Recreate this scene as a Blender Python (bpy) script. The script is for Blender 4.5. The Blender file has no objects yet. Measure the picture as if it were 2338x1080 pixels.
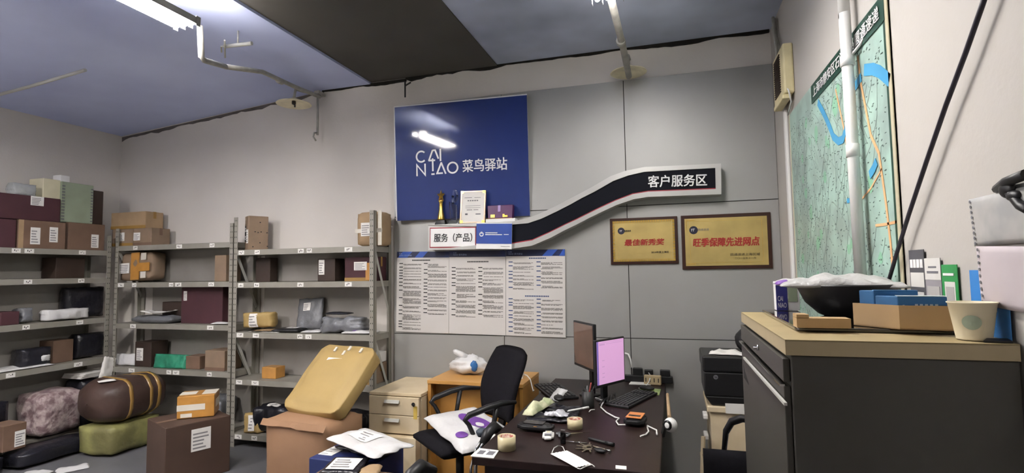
import bpy, math, random
from mathutils import Vector as V, Matrix, noise
scn = bpy.context.scene
COL = scn.collection
PI = math.pi

# ---------------------------------------------------------------- camera, world, exposure
cd = bpy.data.cameras.new('camera'); cam = bpy.data.objects.new('camera', cd); COL.objects.link(cam)
cd.sensor_fit = 'HORIZONTAL'; cd.sensor_width = 36.0; cd.lens = 18.849; cd.clip_start = 0.02
CR, CU, CF = (0.9583, 0.2855, -0.0149), (0.0326, -0.0575, 0.9978), (-0.284, 0.9566, 0.0645)
cam.matrix_world = Matrix(((CR[0], CU[0], -CF[0], 0), (CR[1], CU[1], -CF[1], 0), (CR[2], CU[2], -CF[2], 1.5), (0, 0, 0, 1)))
scn.camera = cam
wd = bpy.data.worlds.new('world'); scn.world = wd; wd.use_nodes = True
wd.node_tree.nodes['Background'].inputs[0].default_value = (0.02, 0.022, 0.028, 1)
scn.view_settings.view_transform = 'Standard'; scn.view_settings.look = 'None'
scn.view_settings.gamma = 1.0; scn.view_settings.use_curve_mapping = False
scn.view_settings.exposure = 1.12
TUBE_POWER = 100.0            # radiance of the fluorescent tubes

# ---------------------------------------------------------------- materials
def lin(h):
    c = [int(h[i:i+2], 16)/255 for i in (0, 2, 4)]
    return tuple(x/12.92 if x <= .04045 else ((x+.055)/1.055)**2.4 for x in c) + (1,)
MATS = {}
def mat(name, hexc, rough=.6, metal=0., var=.08, vs=6., bump=.0, bs=40., emit=0., trans=0., ior=1.45, spec=.5, coat=0., second=None, pos2=.5, detail=3.):
    if name in MATS: return MATS[name]
    m = bpy.data.materials.new(name); m.use_nodes = True; nt = m.node_tree; n = nt.nodes
    b = n['Principled BSDF']; c = lin(hexc)
    tc = n.new('ShaderNodeTexCoord'); nz = n.new('ShaderNodeTexNoise'); nz.inputs['Scale'].default_value = vs; nz.inputs['Detail'].default_value = detail
    nt.links.new(tc.outputs['Object'], nz.inputs['Vector'])
    rp = n.new('ShaderNodeValToRGB'); nt.links.new(nz.outputs['Fac'], rp.inputs[0])
    rp.color_ramp.elements[0].position = .3; rp.color_ramp.elements[1].position = .7
    if second:
        d = lin(second); rp.color_ramp.elements[0].color = c; rp.color_ramp.elements[1].color = d
        rp.color_ramp.elements[0].position = pos2-.1; rp.color_ramp.elements[1].position = pos2+.1
    else:
        rp.color_ramp.elements[0].color = tuple(x*(1-var) for x in c[:3])+(1,); rp.color_ramp.elements[1].color = tuple(min(1, x*(1+var)) for x in c[:3])+(1,)
    nt.links.new(rp.outputs[0], b.inputs['Base Color'])
    b.inputs['Roughness'].default_value = rough; b.inputs['Metallic'].default_value = metal; b.inputs['IOR'].default_value = ior
    b.inputs['Specular IOR Level'].default_value = spec; b.inputs['Transmission Weight'].default_value = trans; b.inputs['Coat Weight'].default_value = coat
    if emit:
        b.inputs['Emission Color'].default_value = c; b.inputs['Emission Strength'].default_value = emit
    if bump:
        n2 = n.new('ShaderNodeTexNoise'); n2.inputs['Scale'].default_value = bs; n2.inputs['Detail'].default_value = 4
        nt.links.new(tc.outputs['Object'], n2.inputs['Vector'])
        bp = n.new('ShaderNodeBump'); bp.inputs['Strength'].default_value = bump; bp.inputs['Distance'].default_value = .02
        nt.links.new(n2.outputs['Fac'], bp.inputs['Height']); nt.links.new(bp.outputs[0], b.inputs['Normal'])
    MATS[name] = m
    return m

# ---------------------------------------------------------------- mesh building
class Frame:
    """A flat rectangle in space: P origin (lower left), U right, W up (unit), N towards the viewer; w, h its size."""
    def __init__(s, p0, p1, p2):
        s.P = V(p0); u = V(p1)-s.P; s.w = u.length; s.U = u.normalized()
        v = V(p2)-s.P; v -= s.U*v.dot(s.U); s.h = v.length; s.W = v.normalized(); s.N = s.U.cross(s.W)
    def at(s, u, v, n=0.): return s.P+s.U*u+s.W*v+s.N*n
    def rel(s, u, v, n=0.): return s.at(u*s.w, v*s.h, n)
def front(xc, z, w, h, y): return Frame((xc-w/2, y, z), (xc+w/2, y, z), (xc-w/2, y, z+h))      # faces -Y
def flat(xc, yc, z, w, d, deg=0.):                                                              # faces up
    a = math.radians(deg); u = V((math.cos(a), math.sin(a), 0)); v = V((-math.sin(a), math.cos(a), 0)); c = V((xc, yc, z))
    return Frame(c-u*w/2-v*d/2, c+u*w/2-v*d/2, c-u*w/2+v*d/2)

class MB:
    def __init__(s): s.v = []; s.f = []; s.m = []; s.s = []
    def add(s, vs, fs, mi=0, sm=False):
        o = len(s.v); s.v += [V(p) for p in vs]
        for f in fs: s.f.append([i+o for i in f]); s.m.append(mi); s.s.append(sm)
        return s
    def hexa(s, b, t, mi=0):      # four bottom + four top corners, counter-clockwise seen from the top
        return s.add(list(b)+list(t), [(3, 2, 1, 0), (4, 5, 6, 7), (0, 1, 5, 4), (1, 2, 6, 5), (2, 3, 7, 6), (3, 0, 4, 7)], mi)
    def box(s, c, size, mi=0, rz=0.):
        x, y, z = [k/2 for k in size]; R = Matrix.Rotation(rz, 3, 'Z'); c = V(c)
        q = [(-x, -y), (x, -y), (x, y), (-x, y)]
        return s.hexa([c+R @ V((a, b, -z)) for a, b in q], [c+R @ V((a, b, z)) for a, b in q], mi)
    def slab(s, fr, u0, v0, u1, v1, n0, n1, mi=0):
        q = [(u0, v0), (u1, v0), (u1, v1), (u0, v1)]
        return s.hexa([fr.at(a, b, n0) for a, b in q], [fr.at(a, b, n1) for a, b in q], mi)
    def rslab(s, fr, u0, v0, u1, v1, n0, n1, mi=0):
        return s.slab(fr, u0*fr.w, v0*fr.h, u1*fr.w, v1*fr.h, n0, n1, mi)
    def bar(s, p0, p1, w, t, up=(0, 0, 1), mi=0):
        p0 = V(p0); p1 = V(p1); d = (p1-p0).normalized(); a = d.cross(V(up)).normalized(); b = a.cross(d)
        q = [(-w/2, -t/2), (w/2, -t/2), (w/2, t/2), (-w/2, t/2)]
        return s.hexa([p0+a*x+b*y for x, y in q], [p1+a*x+b*y for x, y in q], mi)
    def tube(s, pts, r, n=8, mi=0, sm=True):
        pts = [V(p) for p in pts]; rs = r if isinstance(r, (list, tuple)) else [r]*len(pts)
        ref = V((0, 0, 1)); vs = []; a = None
        for i, p in enumerate(pts):
            d = (pts[min(i+1, len(pts)-1)]-pts[max(i-1, 0)]).normalized()
            if a is None: a = d.cross(ref if abs(d.z) < .9 else V((1, 0, 0))).normalized()
            else: a = (a-d*a.dot(d)).normalized()
            b = d.cross(a)
            vs += [p+(a*math.cos(2*PI*k/n)+b*math.sin(2*PI*k/n))*rs[i] for k in range(n)]
        fs = []
        for i in range(len(pts)-1):
            for k in range(n): fs.append((i*n+k, i*n+(k+1) % n, (i+1)*n+(k+1) % n, (i+1)*n+k))
        o = len(s.v); s.add(vs, fs, mi, sm)
        s.add([], [], mi); s.f.append([o+k for k in reversed(range(n))]); s.m.append(mi); s.s.append(False)
        L = (len(pts)-1)*n; s.f.append([o+L+k for k in range(n)]); s.m.append(mi); s.s.append(False)
        return s
    def lathe(s, prof, c, n=28, mi=0, axis=(0, 0, 1), sm=True):
        c = V(c); ax = V(axis).normalized(); a = ax.cross(V((1, 0, 0)) if abs(ax.x) < .9 else V((0, 1, 0))).normalized(); b = ax.cross(a)
        vs = []
        for r, z in prof: vs += [c+ax*z+(a*math.cos(2*PI*k/n)+b*math.sin(2*PI*k/n))*max(r, 1e-4) for k in range(n)]
        fs = [(i*n+k, i*n+(k+1) % n, (i+1)*n+(k+1) % n, (i+1)*n+k) for i in range(len(prof)-1) for k in range(n)]
        o = len(s.v); s.add(vs, fs, mi, sm)
        s.f.append([o+k for k in reversed(range(n))]); s.m.append(mi); s.s.append(False)
        o += (len(prof)-1)*n; s.f.append([o+k for k in range(n)]); s.m.append(mi); s.s.append(False)
        return s
    def ell(s, c, r, mi=0, nu=20, nv=12, noisy=0., seed=0., freq=4., rz=0.):
        c = V(c); vs = []; R = Matrix.Rotation(rz, 3, 'Z')
        for j in range(nv+1):
            t = PI*j/nv
            for i in range(nu):
                p = 2*PI*i/nu; d = V((math.sin(t)*math.cos(p), math.sin(t)*math.sin(p), -math.cos(t)))
                k = 1+noisy*noise.noise(d*freq+V((seed, seed*1.7, 0)))
                vs.append(c+R @ V((d.x*r[0]*k, d.y*r[1]*k, d.z*r[2]*k)))
        fs = [(j*nu+i, j*nu+(i+1) % nu, (j+1)*nu+(i+1) % nu, (j+1)*nu+i) for j in range(nv) for i in range(nu)]
        return s.add(vs, fs, mi, True)
    def pouch(s, fr, depth, puff=.03, seed=1., nu=18, nv=14, crumple=.012, freq=9., mi=0, pw=4, wav=.0, bow=0.):
        """Soft packet in a frame: both faces bulge, the edges pinch together, everything is crumpled."""
        vs = []; fs = []
        for side in (0, 1):
            for j in range(nv+1):
                for i in range(nu+1):
                    u = i/nu; v = j/nv
                    e = ((1-abs(2*u-1)**pw)*(1-abs(2*v-1)**pw))**.5
                    q = V((u*fr.w, v*fr.h, side*.3))*freq+V((seed*3.1, seed*7.7, seed))
                    k = noise.noise(q)+.5*noise.noise(q*2.3)
                    n = (puff*e+crumple*k*(.25+e)) if side else (-depth+depth*(1-e)*.6+crumple*.3*k*e)
                    n += bow*((2*u-1)**2)
                    du = wav*noise.noise(V((v*5+seed, seed, 1)))*(2*u-1); dv = wav*noise.noise(V((u*5+seed, 3, seed)))*(2*v-1)
                    vs.append(fr.at(u*fr.w+du, v*fr.h+dv, n))
        N = (nu+1)*(nv+1)
        for j in range(nv):
            for i in range(nu):
                a = j*(nu+1)+i; fs.append((N+a, N+a+1, N+a+nu+2, N+a+nu+1)); fs.append((a, a+nu+1, a+nu+2, a+1))
        ring = [i for i in range(nu+1)]+[j*(nu+1)+nu for j in range(1, nv+1)]+[nv*(nu+1)+i for i in range(nu-1, -1, -1)]+[j*(nu+1) for j in range(nv-1, 0, -1)]
        for a, b in zip(ring, ring[1:]+ring[:1]): fs.append((a, b, N+b, N+a))
        return s.add(vs, fs, mi, True)
    def bulk(s, fr, depth, bulge=.02, seed=1., n=7, crumple=.008, freq=7., mi=0, rnd=.02):
        """A filled carton or wrapped block: a box with softly bulging, dented faces. fr is its front face."""
        c = fr.rel(.5, .5, -depth/2); S = (fr.w, fr.h, depth)
        idx = {}; vs = []; fs = []
        def vid(i, j, k):
            if (i, j, k) in idx: return idx[(i, j, k)]
            a = [2*x/n-1 for x in (i, j, k)]
            p = []
            for t in range(3):
                o1, o2 = a[(t+1) % 3], a[(t+2) % 3]
                p.append(a[t]*(S[t]/2+bulge*(1-o1*o1)*(1-o2*o2)*(1 if abs(a[t]) == 1 else 0)))
            edge = sorted(abs(x) for x in a)[1]
            if edge > .99:
                p = [q-math.copysign(rnd*.6, q) if abs(x) == 1 else q for q, x in zip(p, a)]
            pt = c+fr.U*p[0]+fr.W*p[1]+fr.N*p[2]
            nz = noise.noise_vector(pt*freq+V((seed, seed*2, seed*3)))
            idx[(i, j, k)] = len(vs); vs.append(pt+nz*crumple); return idx[(i, j, k)]
        for i in range(n):
            for j in range(n):
                for a, flip in ((0, 1), (n, 0)):
                    for q in ([(i, j, a), (i+1, j, a), (i+1, j+1, a), (i, j+1, a)], [(a, i, j), (a, i+1, j), (a, i+1, j+1), (a, i, j+1)], [(j, a, i), (j, a, i+1), (j+1, a, i+1), (j+1, a, i)]):
                        f = [vid(*t) for t in q]; fs.append(f[::-1] if flip else f)
        return s.add(vs, fs, mi, True)
    def ribbon(s, A, B, depth, dirn=(0, 1, 0), mi=0):
        """Solid strip between two equally long polylines, thick along dirn."""
        n = len(A); d = V(dirn)*depth; vs = [V(p) for p in A]+[V(p) for p in B]+[V(p)+d for p in A]+[V(p)+d for p in B]
        fs = []
        for i in range(n-1):
            fs += [(n+i, n+i+1, i+1, i), (2*n+i, 2*n+i+1, 3*n+i+1, 3*n+i), (i, i+1, 2*n+i+1, 2*n+i), (n+i+1, n+i, 3*n+i, 3*n+i+1)]
        fs += [(n, 0, 2*n, 3*n), (n-1, 2*n-1, 4*n-1, 3*n-1)]
        return s.add(vs, fs, mi)
    def build(s, name, mats, parent=None, label=None, cat=None, group=None, kind=None, bevel=0., sub=0, local=False):
        me = bpy.data.meshes.new(name)
        if parent is not None:
            org = V((0, 0, 0)); p = parent
            while p is not None and not local: org += p.location; p = p.parent
        else:
            xs = [p.x for p in s.v]; ys = [p.y for p in s.v]; zs = [p.z for p in s.v]
            org = V(((min(xs)+max(xs))/2, (min(ys)+max(ys))/2, min(zs)))
        me.from_pydata([p-org for p in s.v], [], s.f)
        for m in (mats if isinstance(mats, (list, tuple)) else [mats]): me.materials.append(MATS[m] if isinstance(m, str) else m)
        me.polygons.foreach_set('material_index', s.m); me.polygons.foreach_set('use_smooth', s.s); me.update()
        o = bpy.data.objects.new(name, me); COL.objects.link(o)
        if parent is not None: o.parent = parent
        else: o.location = org
        tag(o, label, cat, group, kind)
        if bevel:
            b = o.modifiers.new('bevel', 'BEVEL'); b.width = bevel; b.segments = 2; b.limit_method = 'ANGLE'; b.angle_limit = .7
        if sub:
            b = o.modifiers.new('sub', 'SUBSURF'); b.levels = sub; b.render_levels = sub
        return o
def tag(o, label=None, cat=None, group=None, kind=None):
    for k, v in (('label', label), ('category', cat), ('group', group), ('kind', kind)):
        if v: o[k] = v
    return o
def thing(name, label, cat, loc, group=None, rz=0.):
    o = bpy.data.objects.new(name, None); COL.objects.link(o); o.location = V(loc); o.rotation_euler[2] = rz; o.empty_display_size = .05
    return tag(o, label, cat, group)
def struct(name, mb, m, parent=None, **k): return mb.build(name, m, parent, kind=None if parent else 'structure', **k)

def text(body, fr, u0, v0, u1, v1, n, m, parent, name='lettering', bold=0., thick=.0015, shear=0.):
    """Real lettering fitted into the part (u0..u1, v0..v1, fractions) of a frame."""
    cu = bpy.data.curves.new('lettering', 'FONT'); cu.body = body; cu.extrude = 0.; cu.shear = shear; cu.resolution_u = 3; cu.space_line = .95
    to = bpy.data.objects.new('lettering', cu); COL.objects.link(to); bpy.context.view_layer.update()
    dg = bpy.context.evaluated_depsgraph_get(); me = bpy.data.meshes.new_from_object(to.evaluated_get(dg))
    bpy.data.objects.remove(to)
    xs = [v.co.x for v in me.vertices]; ys = [v.co.y for v in me.vertices]
    ax, bx, ay, by = min(xs), max(xs), min(ys), max(ys)
    b = MB(); sc = (v1-v0)*fr.h/(by-ay)*bold     # heavier weight: the same glyphs set again a hair to each side
    for q, (su, sv) in enumerate(((0, 0), (1, 0), (-1, 0), (0, .7), (0, -.7), (.7, .5), (-.7, -.5), (.7, -.5), (-.7, .5)) if bold else ((0, 0),)):
        vs = []
        for v in me.vertices:
            u = u0+(v.co.x-ax)/(bx-ax)*(u1-u0); w = v0+(v.co.y-ay)/(by-ay)*(v1-v0)
            vs.append(fr.at(u*fr.w+su*sc, w*fr.h+sv*sc, n+thick+q*.00012))
        b.add(vs, [tuple(p.vertices) for p in me.polygons])
    bpy.data.meshes.remove(me); bpy.data.curves.remove(cu)
    return b.build(name, m, parent)

# base palette
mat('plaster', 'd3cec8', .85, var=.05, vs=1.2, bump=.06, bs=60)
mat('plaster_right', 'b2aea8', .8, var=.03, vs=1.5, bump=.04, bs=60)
mat('cladding', 'a2a29f', .48, .4, var=.03, vs=2., bump=.01, bs=200)
mat('seam', '202020', .8)
mat('shelf_steel', '8f8c83', .5, .15, var=.08, vs=7)
mat('white_steel', 'b4b4ae', .5, .1, var=.05, vs=7)
mat('hole', '151515', .9)
mat('dark_steel', '2b2b2b', .5, .3)
mat('label', 'e6e4e0', .7, var=.03, vs=30)
mat('ink', '1d1d20', .8)
mat('grey_ink', '6a6a70', .8)
mat('kraft', '84705c', .8, var=.1, vs=9, bump=.05, bs=50)
mat('kraft_light', '9e8566', .8, var=.1, vs=9, bump=.05, bs=50)
mat('kraft_brown', '6c5545', .8, var=.12, vs=8, bump=.05, bs=50)
mat('kraft_yellow', 'a48b58', .6, var=.06, vs=5, bump=.08, bs=30)
mat('tape_brown', '94743f', .25, var=.06, coat=.3)
mat('tape_orange', 'b5823f', .3, var=.12, vs=14, coat=.3)
mat('tape_white', 'd8d2c6', .4, var=.06)
mat('black_plastic', '17171a', .45, var=.15)
mat('black_gloss', '0c0c0e', .12, var=.1)
mat('black_film', '1d1d24', .28, var=.2, bump=.25, bs=35)
mat('grey_film', '66686c', .35, var=.12, vs=10, bump=.25, bs=30)
mat('white_film', 'cfcfd0', .35, var=.05, vs=10, bump=.2, bs=30)
mat('paper', 'e2e0dc', .7, var=.03, vs=12)
mat('white_plastic', 'e0e0de', .35, var=.03)
mat('chrome', 'c9c9c9', .12, 1.)
mat('black_fabric', '131216', .9, var=.15, vs=40, bump=.15, bs=300, spec=.15)
mat('gold', 'd8b45a', .28, .95, var=.12, vs=30)
mat('maroon', '43242a', .7, var=.12)
mat('dark_brown', '33261f', .6, var=.2)
mat('blue', '22418f', .5)
mat('purple', '6b3f92', .5)

# ---------------------------------------------------------------- the room
W = 4.2; XR = .745; XL = -5.55; YF = -3.0
def room():
    fl = bpy.data.materials.new('concrete_floor'); MATS['floor'] = fl
    mat('floor_m', '626265', .5, var=.18, vs=1.6, bump=.05, bs=30)
    struct('floor', MB().box(((XL+XR)/2, (W+YF)/2, -.05), (XR-XL+.4, W-YF+.4, .1)), 'floor_m')
    struct('wall_back', MB().box(((XL+XR)/2, W+.06, 1.65), (XR-XL+.24, .12, 3.3)), 'plaster')
    struct('wall_left', MB().box((XL-.06, (W+YF)/2, 1.65), (.12, W-YF, 3.3)), 'plaster')
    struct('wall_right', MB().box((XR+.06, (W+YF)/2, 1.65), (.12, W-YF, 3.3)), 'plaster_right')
    struct('wall_front', MB().box(((XL+XR)/2, YF-.06, 1.65), (XR-XL+.24, .12, 3.3)), 'plaster')
    # ceiling boards: smooth ones left and right, bluish lamp haze in their colour, a perforated dark one between
    mat('ceiling_left', 'c6d0fa', .8, var=.14, vs=1.1)
    mat('ceiling_right', 'b4bdd2', .8, var=.3, vs=1.3)
    m = bpy.data.materials.new('perforated_board'); m.use_nodes = True; nt = m.node_tree; n = nt.nodes; MATS['perforated_board'] = m
    tc = n.new('ShaderNodeTexCoord'); vo = n.new('ShaderNodeTexVoronoi'); vo.inputs['Scale'].default_value = 32; vo.inputs['Randomness'].default_value = .12
    nt.links.new(tc.outputs['Object'], vo.inputs['Vector'])
    rp = n.new('ShaderNodeValToRGB'); nt.links.new(vo.outputs['Distance'], rp.inputs[0])
    rp.color_ramp.elements[0].position = .28; rp.color_ramp.elements[0].color = lin('0d0c0b'); rp.color_ramp.elements[1].position = .36; rp.color_ramp.elements[1].color = lin('57534d')
    nz = n.new('ShaderNodeTexNoise'); nz.inputs['Scale'].default_value = 1.5; nt.links.new(tc.outputs['Object'], nz.inputs['Vector'])
    mx = n.new('ShaderNodeMix'); mx.data_type = 'RGBA'; mx.blend_type = 'MULTIPLY'; mx.inputs[0].default_value = .5
    nt.links.new(rp.outputs[0], mx.inputs[6]); nt.links.new(nz.outputs[0], mx.inputs[7]); nt.links.new(mx.outputs[2], n['Principled BSDF'].inputs['Base Color'])
    n['Principled BSDF'].inputs['Roughness'].default_value = .9
    c = tag(bpy.data.objects.new('ceiling', None), kind='structure'); COL.objects.link(c); c.location = (0, 0, 3.2)
    def panel(x0, x1, y0, y1, z0, z1, m, name='ceiling_board'):
        b = MB().hexa([(x0, y0, z0), (x1, y0, z1), (x1, y1, z1), (x0, y1, z0)], [(x0, y0, z0+.06), (x1, y0, z1+.06), (x1, y1, z1+.06), (x0, y1, z0+.06)])
        b.build(name, m, c)
    panel(XL-.1, -3.06, YF-.1, W+.1, 2.98, 3.2, 'ceiling_left')
    panel(-3.06, -2.55, YF-.1, W+.1, 3.2, 3.2, 'ceiling_left')
    panel(-2.55, -1.35, YF-.1, W+.1, 3.22, 3.22, 'perforated_board')
    panel(-1.35, XR+.1, YF-.1, W+.1, 3.23, 3.23, 'ceiling_right')
    panel(XL-.3, XR+.3, YF-.3, W+.3, 3.34, 3.34, 'ceiling_right', 'roof_deck')
    # sooty ragged edge hanging down where the ceiling boards meet the back wall
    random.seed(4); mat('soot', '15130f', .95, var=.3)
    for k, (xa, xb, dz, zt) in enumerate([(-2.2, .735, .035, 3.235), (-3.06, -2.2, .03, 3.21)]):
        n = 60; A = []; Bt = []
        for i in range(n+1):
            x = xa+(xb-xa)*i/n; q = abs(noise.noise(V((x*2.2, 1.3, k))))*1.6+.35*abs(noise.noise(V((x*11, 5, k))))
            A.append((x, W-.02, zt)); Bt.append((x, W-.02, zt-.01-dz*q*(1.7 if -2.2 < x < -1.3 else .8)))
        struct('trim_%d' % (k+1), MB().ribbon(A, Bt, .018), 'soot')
    n = 50; A = []; Bt = []
    for i in range(n+1):
        x = XL+.01+(-3.06-XL)*i/n; zt = 2.98+.22*(x-XL)/(-3.06-XL)-.004; A.append((x, W-.004, zt)); Bt.append((x, W-.004, zt-.012-.05*abs(noise.noise(V((x*3.1, 7.3, 2))))-.025*abs(noise.noise(V((x*14, 2, 2))))))
    struct('trim_4', MB().ribbon(A, Bt, .003), mat('dust', '5c5755', .95, var=.3))
    # aluminium cladding on the right part of the back wall: 1 m boards with dark joints
    cl = tag(bpy.data.objects.new('trim_3', None), kind='structure'); COL.objects.link(cl); cl.location = (-.8, W, 1)
    xs = [-2.315, -1.318, -.317, XR]; zs = [-.02, .98, 1.985, 2.975]
    MB().slab(front((xs[0]+xs[3])/2, .0, xs[3]-xs[0], 2.975, W), 0, 0, xs[3]-xs[0], 2.975, .001, .008).build('joint_backing', 'seam', cl)
    for i in range(3):
        for j in range(3):
            g = .003; b = MB().hexa([(xs[i]+g, W-.02, max(0, zs[j]+g)), (xs[i+1]-g, W-.02, max(0, zs[j]+g)), (xs[i+1]-g, W-.004, max(0, zs[j]+g)), (xs[i]+g, W-.004, max(0, zs[j]+g))],
                             [(xs[i]+g, W-.02, zs[j+1]-g), (xs[i+1]-g, W-.02, zs[j+1]-g), (xs[i+1]-g, W-.004, zs[j+1]-g), (xs[i]+g, W-.004, zs[j+1]-g)])
            b.build('cladding_board', 'cladding', cl)
room()

# ---------------------------------------------------------------- fluorescent lights
mat('tube_glow', 'fff8f0', .4, emit=TUBE_POWER, var=.0); mat('tube_glow_far', 'fff8f0', .4, emit=TUBE_POWER*1.4, var=.0); mat('tube_glow_old', 'fff8f0', .4, emit=TUBE_POWER*.66, var=.0)
mat('reflector', 'd8dce0', .25, .6, var=.03)
def light(label, x, y0, y1, z, glow='tube_glow'):
    t = thing('fluorescent_light', label, 'ceiling light', (x, (y0+y1)/2, z+.06), 'three-tube fluorescent lights')
    MB().box((x, (y0+y1)/2, z+.055), (.05, y1-y0, .03)).build('housing', 'reflector', t, bevel=.004)
    for dx in (-.055, 0, .055):
        MB().tube([(x+dx, y0+.03, z+.012), (x+dx, y1-.02, z+.012)], .013, 12).build('fluorescent_tube', glow, t)
    # toothed reflector fins at the visible end
    f = MB()
    for dx in (-.083, -.0275, .0275, .083):
        f.ribbon([(x+dx-.002, y1, z+.045), (x+dx+.002, y1, z+.045)], [(x+dx-.001, y1, z-.012), (x+dx+.001, y1, z-.012)], -.03)
        f.box((x+dx, (y0+y1)/2, z+.018), (.002, y1-y0, .04))
    f.build('reflector_fin', 'reflector', t)
    h = MB()
    for yy in (y0+.2, y1-.2): h.tube([(x, yy, z+.06), (x, yy, 3.2)], .008, 6)
    h.build('hanger_rod', 'white_steel', t)
light('white fluorescent light hanging from the left part of the ceiling', -2.66, 1.15, 2.39, 2.95)
light('white fluorescent light hanging above the curved dark sign', -.285, 1.62, 2.86, 2.95, 'tube_glow_old')

light('white fluorescent light hanging above the left aisle, out of the picture', -4.35, -.1, 1.14, 2.8, 'tube_glow_far')

# conduits, rods, old lamp shades below the ceiling
mat('conduit', 'a8a69f', .6, .2, var=.2, vs=12)
mat('old_paint', 'efe6c8', .6, var=.12, vs=14)
b = MB().tube([(-2.645, 2.45, 2.985), (-2.65, 2.47, 2.80), (-2.66, 2.5, 2.795), (-2.75, 2.75, 2.86)], .017, 10); b.tube([(-2.75, 2.75, 2.86), (-2.86, 3.2, 3.0), (-3.0, 3.75, 3.08), (-3.04, 4.12, 3.12)], .017, 10)
b.tube([(-2.93, 3.45, 3.03), (-2.945, 3.51, 3.04)], .023, 10)
t = b.build('conduit_pipe', 'conduit', label='grey conduit pipe running from the left light to the back wall', cat='pipe')
b = MB().tube([(-3.045, 4.1, 3.16), (-3.045, 4.1, 2.76)], .011, 8); b.tube([(-3.045, 4.1, 2.78), (-3.05, 4.06, 2.77), (-3.045, 4.04, 2.73), (-3.04, 4.07, 2.70)], .008, 8); b.box((-3.045, 4.13, 3.15), (.05, .1, .03))
b.build('hanging_rod', 'conduit', label='thin rusty rod with a hook hanging beside the left lamp shade', cat='rod')
b = MB().tube([(-2.1617, 4.1, 3.1527), (-2.162, 4.1, 3.0135)], .007, 6); b.tube([(-2.1618, 4.1, 3.114), (-2.1175, 4.12, 3.1466)], .007, 6)
b.build('hanging_rod', 'dark_steel', label='short dark rod stub hanging above the blue sign', cat='rod')
b = MB().tube([(-2.9537, 2.9395, 3.1), (-2.7361, 2.9591, 3.1)], .014, 8); b.tube([(-2.8725, 2.8614, 3.1), (-3.0599, 3.0551, 3.08)], .006, 6); b.tube([(-2.9537, 2.9395, 3.1), (-2.9737, 2.9328, 3.1), (-3.0098, 2.9733, 3.08)], .006, 6)
b.tube([(-2.843, 2.946, 3.1), [-2.843, 2.946, 3.2]], .006, 6)
b.build('pipe_bracket', 'white_steel', label='white bent pipe bracket under the ceiling right of the left light', cat='bracket')
b = MB().tube([(-5.2155, 2.8162, 2.93), (-4.6376, 2.7951, 2.96), (-4.0271, 2.7651, 3.0)], .012, 8)
b.build('conduit_pipe', 'white_steel', label='thin pale conduit pipe under the ceiling at the far left', cat='pipe')
b = MB().tube([(-.275, 2.95, 3.0), (-.262, 3.5, 2.965), (-.26, 3.99, 2.93)], .022, 10); b.tube([(-.268, 3.42, 2.97), (-.268, 3.46, 2.968)], .03, 10); b.tube([(-.275, 2.95, 3.0), (-.275, 2.93, 3.2)], .018, 8)
b.build('conduit_pipe', 'conduit', label='grey conduit pipe running from the right light to the lamp shade', cat='pipe')
def shade(label, c, r):
    t = thing('lamp_shade', label, 'lamp shade', c, 'old disc lamp shades')
    c = V(c)
    MB().lathe([(.012, .06), (.03, .05), (r*.5, .03), (r*.96, .006), (r, 0), (r*.97, -.003), (r*.5, .022), (.0, .03)], c, 36).build('shade_disc', 'old_paint', t)
    b = MB().tube([c+V((0, 0, .03)), c+V((0, 0, .0))], .018, 10); b.tube([c+V((0, 0, .0)), c+V((.012, 0, -.012)), c+V((.01, 0, -.028))], .007, 6)
    b.build('lamp_socket', 'dark_steel', t)
    MB().tube([c+V((0, 0, .05)), c+V((0, .02, .14)), c+V((0, .15, .16))], .012, 8).build('bracket_arm', 'conduit', t)
shade('cream disc lamp shade at the left end of the back wall ceiling', (-3.191, 3.96, 3.0176), .15)
shade('cream disc lamp shade above the curved dark sign', (-0.265, 4.03, 2.9737), .135)

# ---------------------------------------------------------------- signs on the back wall
mat('sign_blue', '1c2e68', .5, var=.02, coat=.8, spec=.2)
MATS['sign_blue'].node_tree.nodes['Principled BSDF'].inputs['Coat Roughness'].default_value = .06
mat('sign_white', 'e6e6e6', .4)
t = thing('wall_sign', 'large square glossy blue sign with white Latin and Chinese lettering', 'sign', (-1.68, 4.16, 1.94))
sf = Frame((-2.246, 4.113, 1.945), (-1.083, 4.165, 1.943), (-2.238, 4.061, 2.92))
MB().rslab(sf, -.010, .004, 1.0, 1.012, -.012, -.0065).build('backing_board', 'sign_white', t)
MB().rslab(sf, 0, 0, 1, 1, -.006, 0).build('blue_face', 'sign_blue', t)

def strokes(fr, paths, wd, n0, n1):
    """Raised bands along polylines, mitred at the bends."""
    b = MB()
    for pts in paths:
        q = [V((u*fr.w, v*fr.h, 0)) for u, v in pts]; n = len(q); closed = (q[0]-q[-1]).length < 1e-4 and n > 3
        L = []; R = []
        for i in range(n):
            a = q[i]-q[i-1] if i else (q[-1]-q[-2] if closed else q[1]-q[0]); c = q[i+1]-q[i] if i < n-1 else (q[1]-q[0] if closed else q[-1]-q[-2])
            a.normalize(); c.normalize(); s1 = V((-a.y, a.x, 0)); s2 = V((-c.y, c.x, 0)); m = (s1+s2)
            m = m.normalized() if m.length > .2 else s1
            k = wd/2/max(.45, m.dot(s1)); e = a*wd*.2*(0 if closed else (-1 if i == 0 else (1 if i == n-1 else 0)))
            L.append(q[i]+m*k+e); R.append(q[i]-m*k+e)
        vs = [fr.at(p.x, p.y, z) for z in (n1, n0) for S in (L, R) for p in S]; fs = []
        for i in range(n-1):
            fs += [(n+i, n+i+1, i+1, i), (2*n+i, 2*n+i+1, i+1, i)[::-1], (n+i, n+i+1, 3*n+i+1, 3*n+i)[::-1]]
        if not closed: fs += [(0, n, 3*n, 2*n)[::-1], (n-1, 2*n-1, 4*n-1, 3*n-1)]
        b.add(vs, fs)
    return b
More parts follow.
